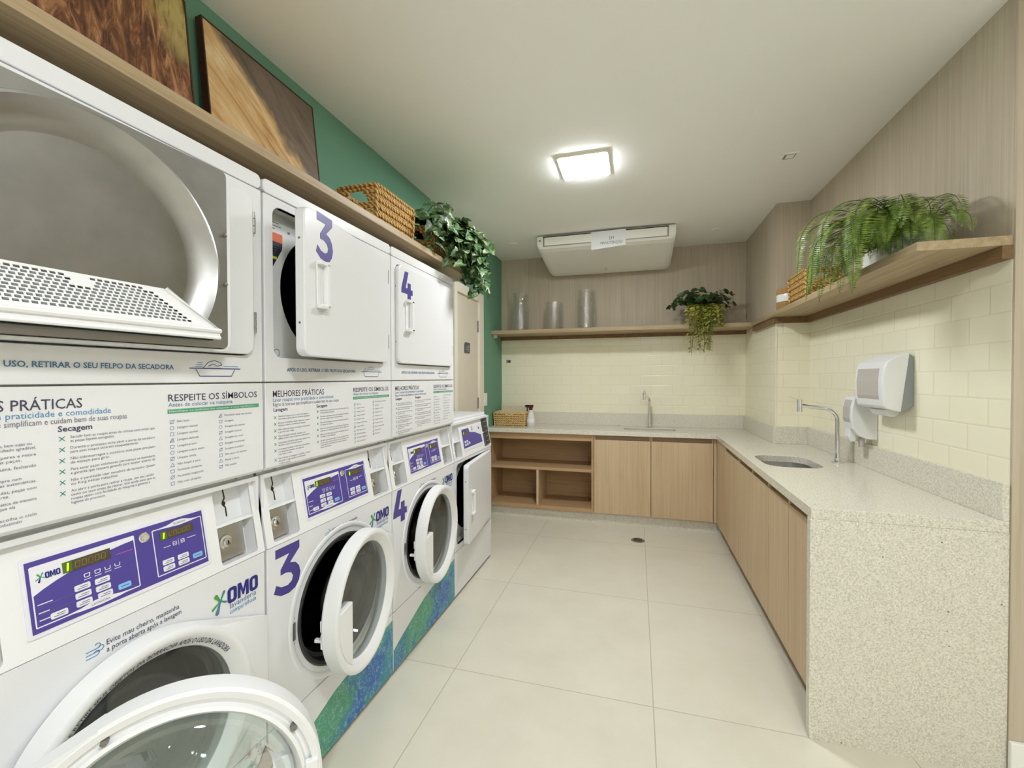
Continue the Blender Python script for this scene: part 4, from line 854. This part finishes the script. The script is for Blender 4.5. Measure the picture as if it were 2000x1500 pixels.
# glass vases on the far shelf
ZS = 1.837
def vase(label, x, y, r, h, neck):
    R0 = random.Random(int(x * 100)); pr = [(0, 0.012), (r * 0.9, 0.012)]
    out = []
    for i in range(15):
        k = i / 14; rr = r * (1 + 0.018 * math.sin(i * 2.1 + x * 9)); rr = rr * (1 - neck * math.sin(PI * min(1, max(0, (k - 0.55) / 0.45)))) if k > 0.55 else rr; out.append((rr, 0.004 + (h - 0.004) * k))
    b = MB().lathe([(0, 0.0), (r * 0.96, 0.0)] + out + [(a - 0.006, z) for a, z in out[::-1] if z > 0.012] + [(r * 0.9, 0.016), (0, 0.016)], Fr(), 40)
    return tag(b.build('glass_vase', 'vase_glass', None, loc=(x, y, ZS)), label, 'vase', 'clear glass vases on the far shelf')
vase('clear glass vase at the wall end of the far shelf', -1.155, 4.40, 0.088, 0.395, 0.16); vase('shortest clear glass vase, between two taller ones', -0.80, 4.39, 0.092, 0.285, 0.0); vase('clear glass vase under the left part of the air conditioner, wide mouth', -0.478, 4.39, 0.092, 0.385, 0.08)
# baskets
def basket(name, label, cat, x, y, z, L, W, H, rows, mat='wicker', hole=True, axis='y', rz=0.0, group=None, rim=None):
    t = thing(name, label, cat, (x, y, z), rz, group); r = H / rows / 2 * 1.12; rnd = random.Random(7); hx, hy = (W / 2, L / 2)
    b = MB()
    for k in range(rows):
        zz = r * 0.9 + (H - 2 * r) * k / (rows - 1); g = 0.004 * (1 if k % 2 else -1) + 0.012 * (k / rows)
        P = rrect(-hx + r - g, hx - r + g, -hy + r - g, hy - r + g, 0.02, 3); n = len(P)
        pts = []
        for i in range(n):
            a, c = P[i], P[(i + 1) % n]; m = max(1, int(math.hypot(c[0] - a[0], c[1] - a[1]) / 0.022))
            for j in range(m): f = j / m; pts.append((a[0] + (c[0] - a[0]) * f, a[1] + (c[1] - a[1]) * f, zz + 0.0022 * math.sin(i + j * PI + k) + rnd.uniform(-0.0012, 0.0012)))
        if hole and rows - 4 <= k <= rows - 2:
            run = []; segs = []
            for p in pts + [pts[0]]:
                if abs(p[0]) < 0.036 and abs(p[1]) > hy * 0.8:
                    if len(run) > 1: segs.append(run)
                    run = []
                else: run.append(p)
            if len(run) > 1: segs.append(run)
            for s_ in segs: b.tube(s_, r, 7)
        else: b.tube(pts + [pts[0], pts[1]], r, 7, 0, False)
    b.build('weave', mat, t)
    MB().box(-hx + 0.02, hx - 0.02, -hy + 0.02, hy - 0.02, 0.002, 0.012).build('bottom', mat, t)
    R = MB(); P = rrect(-hx - 0.006, hx + 0.006, -hy - 0.006, hy + 0.006, 0.022, 4); R.tube([(a, c, H + 0.002) for a, c in P + P[:2]], 0.0075, 8, 0, False); R.build('rim', rim or mat, t)
    for sx in (-1, 1):
        for sy in (-1, 1): MB().tube([(sx * (hx - 0.004), sy * (hy - 0.004), 0.0), (sx * (hx + 0.004), sy * (hy + 0.004), H)], 0.007, 8).build('corner_post', mat, t)
    return t
ZL = 2.045
basket('wicker_basket', 'tall wicker basket with a cut out handle on the shelf over the machines', 'basket', -1.225, 1.90, ZL, 0.335, 0.20, 0.185, 11)
basket('wicker_basket', 'wicker basket overgrown with ivy at the end of the shelf over the machines', 'basket', -1.235, 2.44, ZL, 0.30, 0.20, 0.185, 11)
t = basket('wicker_basket', 'low wicker basket with cream cloth lining on the far worktop', 'basket', -1.235, 4.345, ZT, 0.24, 0.315, 0.135, 12, 'wicker2', False)
MB().plate(rrect(-0.150, 0.150, -0.115, 0.118, 0.02, 3), [rrect(-0.140, 0.140, -0.105, 0.108, 0.02, 3)], 0.02, 0.142).prism(rrect(-0.15, 0.15, 0.096, 0.118, 0.008, 2), 0.10, 0.195).build('cloth_lining', 'cream_cloth', t, bevel=0.004)
MB().tube([(-0.04, -0.128, 0.125), (-0.02, -0.133, 0.112), (0.02, -0.133, 0.112), (0.04, -0.128, 0.125)], 0.006, 8).build('handle', 'cream_cloth', t)
ZR = 1.833
basket('wicker_basket', 'small wicker basket on the right hand shelf between the jute bowl and the fern', 'basket', 1.055, 3.13, ZR, 0.30, 0.17, 0.165, 9)
t = thing('jute_bowl', 'round jute bowl with a white band on the right hand shelf near the column', 'bowl', (1.045, 3.50, ZR))
MB().lathe([(0, 0.0), (0.078, 0.0), (0.084, 0.012), (0.088, 0.05), (0.088, 0.055)], WORLD, 36).build('lower_band', 'jute', t); MB().lathe([(0.088, 0.055), (0.089, 0.06), (0.089, 0.100), (0.088, 0.105)], WORLD, 36).build('white_band', 'ceramic', t)
MB().lathe([(0.088, 0.105), (0.088, 0.142), (0.084, 0.148), (0.079, 0.142), (0.074, 0.02), (0, 0.015)], WORLD, 36).build('upper_band', 'jute', t)
# pictures leaning on the green wall
def picture(label, y0, y1, mat):
    lean = math.atan2(0.055, 0.51); x0 = -1.322; t = thing('framed_picture', label, 'picture', (x0, y0, ZL), 0, 'framed photographs leaning on the green wall')
    V = (-math.sin(lean), 0, math.cos(lean)); f = Fr((0, 0, 0), (0, 1, 0), V); w_, h_ = y1 - y0, 0.512
    MB().plate(rect(0, w_, 0, h_), [rect(0.005, w_ - 0.005, 0.005, h_ - 0.005)], -0.024, 0.002, f).build('frame', 'frame_dark', t)
    MB().prism(rect(0.005, w_ - 0.005, 0.005, h_ - 0.005), -0.020, 0.0, f).build('print', mat, t)
picture('framed photograph of golden brown wheat ears at the left end of the shelf', 0.535, 1.062, 'wheat'); picture('framed photograph of flowing blond horse mane beside the tall wicker basket', 1.113, 1.628, 'mane')
# leaves
def leaf_pts(kind):
    if kind == 'ivy': return [(0, 0), (0.30, -0.10), (0.52, 0.12), (0.36, 0.34), (0.30, 0.62), (0, 1.0), (-0.30, 0.62), (-0.36, 0.34), (-0.52, 0.12), (-0.30, -0.10)]
    if kind == 'heart': return [(0, 0), (0.24, -0.08), (0.42, 0.12), (0.40, 0.40), (0.22, 0.72), (0, 1.0), (-0.22, 0.72), (-0.40, 0.40), (-0.42, 0.12), (-0.24, -0.08)]
    return [(0, 0), (0.16, 0.15), (0.24, 0.45), (0.16, 0.78), (0, 1.0), (-0.16, 0.78), (-0.24, 0.45), (-0.16, 0.15)]
def add_leaf(b, p, d, nrm, size, kind, rnd, mat=0):
    d = Vector(d).normalized(); n = (Vector(nrm) - d * Vector(nrm).dot(d)); n = n.normalized() if n.length > 1e-4 else Vector((1, 0, 0)); s = d.cross(n)
    pts = leaf_pts(kind); P = []
    fold = rnd.uniform(0.12, 0.35); curl = rnd.uniform(0.05, 0.3)
    for x, y in pts: P.append(Vector(p) + s * (x * size) + d * (y * size) + n * (-abs(x) * size * -fold - curl * y * y * size))
    mid = Vector(p) + d * (0.45 * size) + n * (-curl * 0.2 * size); m = len(pts)
    b.add(P + [mid], [(i, (i + 1) % m, m) for i in range(m)], mat, False)
def vine(b, st, p0, out, length, drop, size, kind, rnd, step, jitter=0.35, mat=0):
    p = Vector(p0); d = Vector(out).normalized(); path = [p.copy()]; L = 0.0; side = 1
    while L < length:
        k = L / length; d = (d + Vector((rnd.uniform(-jitter, jitter) * 0.25, rnd.uniform(-jitter, jitter) * 0.25, -drop * step * 9 * (0.35 + k)))).normalized(); p = p + d * step; path.append(p.copy()); L += step
        for _ in range(1):
            a = d.cross(Vector((0, 0, 1))); a = a.normalized() if a.length > 0.05 else Vector((rnd.uniform(-1, 1), rnd.uniform(-1, 1), 0)).normalized()
            ld = (a * side * 0.9 + d * 0.35 + Vector((rnd.uniform(-.4, .4), rnd.uniform(-.4, .4), rnd.uniform(-0.6, 0.2)))); nr = Vector((0.55 + rnd.uniform(-.4, .5), -0.55 + rnd.uniform(-.4, .4), 0.55 + rnd.uniform(-.3, .5)))
            add_leaf(b, p + ld.normalized() * 0.012, ld, nr, size * rnd.uniform(0.7, 1.2) * (1 - 0.25 * k), kind, rnd, mat); side = -side
    st.tube(path, 0.0022, 5)
rnd = random.Random(11)
t = thing('ivy_plant', 'trailing variegated ivy spilling over the end of the shelf above the machines', 'plant', (-1.235, 2.44, ZL + 0.013))
b = MB(); st = MB()
for i in range(30):
    a = rnd.uniform(-0.9, 1.5); o = (rnd.uniform(-0.06, 0.07), rnd.uniform(-0.12, 0.12), rnd.uniform(0.14, 0.19))
    vine(b, st, o, (math.cos(a) * 0.75, math.sin(a) * 0.6, rnd.uniform(0.3, 0.95)), rnd.choice((0.24, 0.30, 0.38, 0.46)), rnd.uniform(0.75, 1.2), 0.088, 'ivy', rnd, 0.036)
for i in range(12):
    a = rnd.uniform(-0.2, 1.2); vine(b, st, (0.09, rnd.uniform(-0.03, 0.15), 0.17), (math.cos(a) * 0.8, math.sin(a) * 0.6, 0.5), rnd.uniform(0.36, 0.50), 1.5, 0.085, 'ivy', rnd, 0.036)
b.build('foliage', 'ivy', t); st.build('stems', 'stem', t); MB().lathe([(0, 0), (0.06, 0), (0.075, 0.12), (0.066, 0.12), (0, 0.10)], WORLD, 20).build('pot', 'soil', t)
rnd = random.Random(5)
t = thing('hanging_plant', 'potted plant with dark leaves and yellow green trails hanging over the far shelf', 'plant', (0.575, 4.33, ZS))
b = MB(); st = MB()
for i in range(26):
    a = rnd.uniform(0, 2 * PI); vine(b, st, (0.06 * math.cos(a), 0.06 * math.sin(a), 0.16), (math.cos(a) * 0.9, math.sin(a) * 0.6 - 0.1, rnd.uniform(0.7, 2.0)), rnd.uniform(0.14, 0.26), 1.0, 0.070, 'heart', rnd, 0.036)
b.build('dark_foliage', 'pothos', t)
b = MB()
for i in range(46):
    x = rnd.uniform(-0.14, 0.15); ln = rnd.uniform(0.24, 0.36) if rnd.random() < 0.7 else rnd.uniform(0.40, 0.52)
    if abs(x - 0.14) < 0.08: ln = min(ln, 0.26)
    vine(b, st, (x * 0.7, -0.05 - rnd.uniform(0, 0.04), 0.17), (x * 1.3, -0.8, 0.15), ln, 2.3, 0.036, 'oval', rnd, 0.019, 0.5)
b.build('trailing_foliage', 'trail', t); st.build('stems', 'stem', t)
MB().lathe([(0, 0), (0.085, 0), (0.115, 0.14), (0.105, 0.14), (0.10, 0.12), (0, 0.12)], WORLD, 28).build('pot', 'wicker2', t)
# fern in a white trough
rnd = random.Random(23)
t = thing('potted_fern', 'green fern with arching fronds in a white trough on the right hand shelf', 'plant', (1.09, 2.275, ZR))
MB().prism(rrect(-0.075, 0.075, -0.195, 0.195, 0.02, 3), 0.0, 0.014).build('tray', 'cleat', t)
MB().plate(rrect(-0.068, 0.068, -0.185, 0.185, 0.03, 4), [rrect(-0.060, 0.060, -0.177, 0.177, 0.026, 4)], 0.022, 0.098).prism(rrect(-0.064, 0.064, -0.18, 0.18, 0.028, 4), 0.014, 0.024).build('trough', 'ceramic', t)
b = MB()
for i in range(34):
    p = Vector((rnd.uniform(-0.05, 0.02), rnd.uniform(0.08, 0.16), 0.09)); q = []
    for k in range(6): q.append(p + Vector((rnd.uniform(-0.03, 0.03) - 0.012 * k, rnd.uniform(-0.03, 0.03), 0.028 * k)))
    b.tube(q, 0.004, 4)
MB().prism(rrect(-0.060, 0.060, -0.177, 0.177, 0.026, 4), 0.07, 0.086).build('soil', 'soil', t); b.build('dry_fibres', 'soil', t)
def frond(b, p, az, up, length, droop, rnd, pin=0.045):
    p = Vector(p); h = Vector((math.cos(az), math.sin(az), 0)); pts = []; n = 34; ang = up; q = p.copy()
    for i in range(n + 1):
        pts.append(q.copy()); d = h * math.cos(ang) + Vector((0, 0, 1)) * math.sin(ang); q = q + d * (length / n); ang -= droop / n * (0.6 + 0.9 * i / n)
        ang = max(ang, -1.5)
    b.tube(pts, [0.0026 * (1 - 0.7 * i / n) for i in range(n + 1)], 4, 1)
    for i in range(3, n):
        d = (pts[i + 1] - pts[i]).normalized(); s = d.cross(Vector((0, 0, 1))); s = s.normalized() if s.length > 0.05 else h.cross(Vector((0, 0, 1))); nn = s.cross(d); k = i / n
        l = pin * (math.sin(PI * min(1.0, 0.16 + k * 0.86)) ** 0.6)
        for sg in (-1, 1):
            for off in (0.0, 0.5):
                c = pts[i] + d * (length / n * off); e = c + s * sg * l + d * l * 0.28 - nn * l * rnd.uniform(0.05, 0.3); m = (c + e) / 2; wv = d * (length / n * 0.17)
                b.add([c, m - wv, e, m + wv], [(0, 1, 2, 3)], 0)
b = MB()
for i in range(28): frond(b, (rnd.uniform(-0.06, -0.02), rnd.uniform(-0.10, 0.10), 0.09), rnd.uniform(3.1, 4.1), rnd.uniform(0.65, 1.15), rnd.uniform(0.42, 0.66), rnd.uniform(3.0, 3.8), rnd, 0.05)
for i in range(24): frond(b, (rnd.uniform(-0.06, 0.0), rnd.uniform(-0.17, 0.05), 0.09), rnd.uniform(2.9, 4.9), rnd.uniform(0.8, 1.35), rnd.uniform(0.20, 0.34), rnd.uniform(2.8, 3.7), rnd)
for i in range(16): frond(b, (rnd.uniform(-0.05, 0.02), rnd.uniform(-0.17, -0.08), 0.09), rnd.uniform(3.6, 5.2), rnd.uniform(0.7, 1.3), rnd.uniform(0.20, 0.32), rnd.uniform(2.8, 3.6), rnd)
for i in range(9): frond(b, (rnd.uniform(-0.05, 0.02), rnd.uniform(-0.12, 0.05), 0.09), rnd.uniform(3.9, 4.9), rnd.uniform(1.15, 1.45), rnd.uniform(0.36, 0.48), rnd.uniform(3.2, 3.8), rnd, 0.05)
for i in range(4): frond(b, (rnd.uniform(-0.05, 0.0), rnd.uniform(0.06, 0.15), 0.09), rnd.uniform(1.9, 2.5), rnd.uniform(0.9, 1.2), rnd.uniform(0.24, 0.34), 3.2, rnd)
b.build('fronds', ['fern', 'stem'], t)
# dispensers on the tiled right wall
f = Fr((0, 0, 0), (1, 0, 0), (0, 0, 1))                     # u = x, v = z, w = -y
t = thing('towel_dispenser', 'white paper towel dispenser with a smoky window on the right tiled wall', 'dispenser', (XW, 2.53, 1.19))
o = (-XW, -2.53, -1.19)
MB().prism([(XW, 1.228), (XW, 1.45), (1.193, 1.468), (1.162, 1.20), (1.18, 1.205)], -2.66, -2.40, f).build('back_plate', 'grey_plastic', t, loc=o, bevel=0.004)
MB().prism([(1.163, 1.198), (1.194, 1.470), (1.170, 1.466), (1.130, 1.448), (1.105, 1.430), (1.094, 1.40), (1.088, 1.34), (1.090, 1.28), (1.097, 1.225), (1.104, 1.214)], -2.662, -2.398, f).build('cover', 'plastic', t, loc=o, bevel=0.006)
MB().prism([(1.098, 1.238), (1.0885, 1.27), (1.0855, 1.34), (1.092, 1.40), (1.10, 1.40), (1.10, 1.238)], -2.635, -2.435, f).build('window', 'window', t, loc=o)
MB().prism([(1.12, 1.205), (1.19, 1.215), (1.185, 1.185), (1.165, 1.170), (1.14, 1.175)], -2.60, -2.46, f).build('paper_outlet', 'plastic', t, loc=o, bevel=0.006)
t = thing('soap_dispenser', 'white liquid soap dispenser mounted below and behind the towel dispenser', 'dispenser', (XW, 2.755, 1.03))
o = (-XW, -2.755, -1.03)
MB().prism([(XW, 1.03), (XW, 1.255), (1.13, 1.258), (1.105, 1.25), (1.092, 1.20), (1.09, 1.14), (1.10, 1.085), (1.125, 1.05), (1.16, 1.034)], -2.812, -2.70, f).build('cover', 'plastic', t, loc=o, bevel=0.006)
MB().prism([(1.0985, 1.10), (1.0885, 1.14), (1.0895, 1.20), (1.10, 1.238), (1.112, 1.238), (1.112, 1.10)], -2.795, -2.718, f).build('window', 'window', t, loc=o)
MB().prism([(1.10, 1.088), (1.122, 1.088), (1.132, 1.015), (1.108, 1.012), (1.098, 1.04)], -2.795, -2.745, f).build('lever', 'plastic', t, loc=o, bevel=0.004)
MB().lathe([(0, 0), (0.012, 0), (0.014, 0.03), (0.014, 0.05)], Fr((1.16, 2.755, 0.985), (1, 0, 0), (0, 1, 0)), 16).build('nozzle', 'window', t, loc=o)
# spray bottle
t = thing('spray_bottle', 'pale spray bottle with a maroon trigger beside the lined basket on the far worktop', 'bottle', (-1.035, 4.33, ZT))
MB().lathe([(0, 0), (0.038, 0), (0.042, 0.01), (0.044, 0.05), (0.040, 0.09), (0.028, 0.125), (0.018, 0.15), (0.016, 0.165), (0, 0.165)], WORLD, 28).build('body', 'bottle', t)
b = MB().lathe([(0.019, 0.160), (0.019, 0.182), (0.0, 0.184)], WORLD, 20).box(-0.052, 0.026, -0.012, 0.012, 0.184, 0.212); b.box(-0.062, -0.05, -0.009, 0.009, 0.192, 0.208)
b.build('spray_head', 'trigger', t, bevel=0.004); MB().tube([(-0.026, 0, 0.188), (-0.038, 0, 0.168), (-0.036, 0, 0.146)], 0.006, 8).build('trigger', 'trigger', t)
MB().lathe([(0.0445, 0.035), (0.0447, 0.05), (0.0425, 0.075)], WORLD, 28, 0, True, -2.4, -0.7).build('bottle_label', 'paper', t)
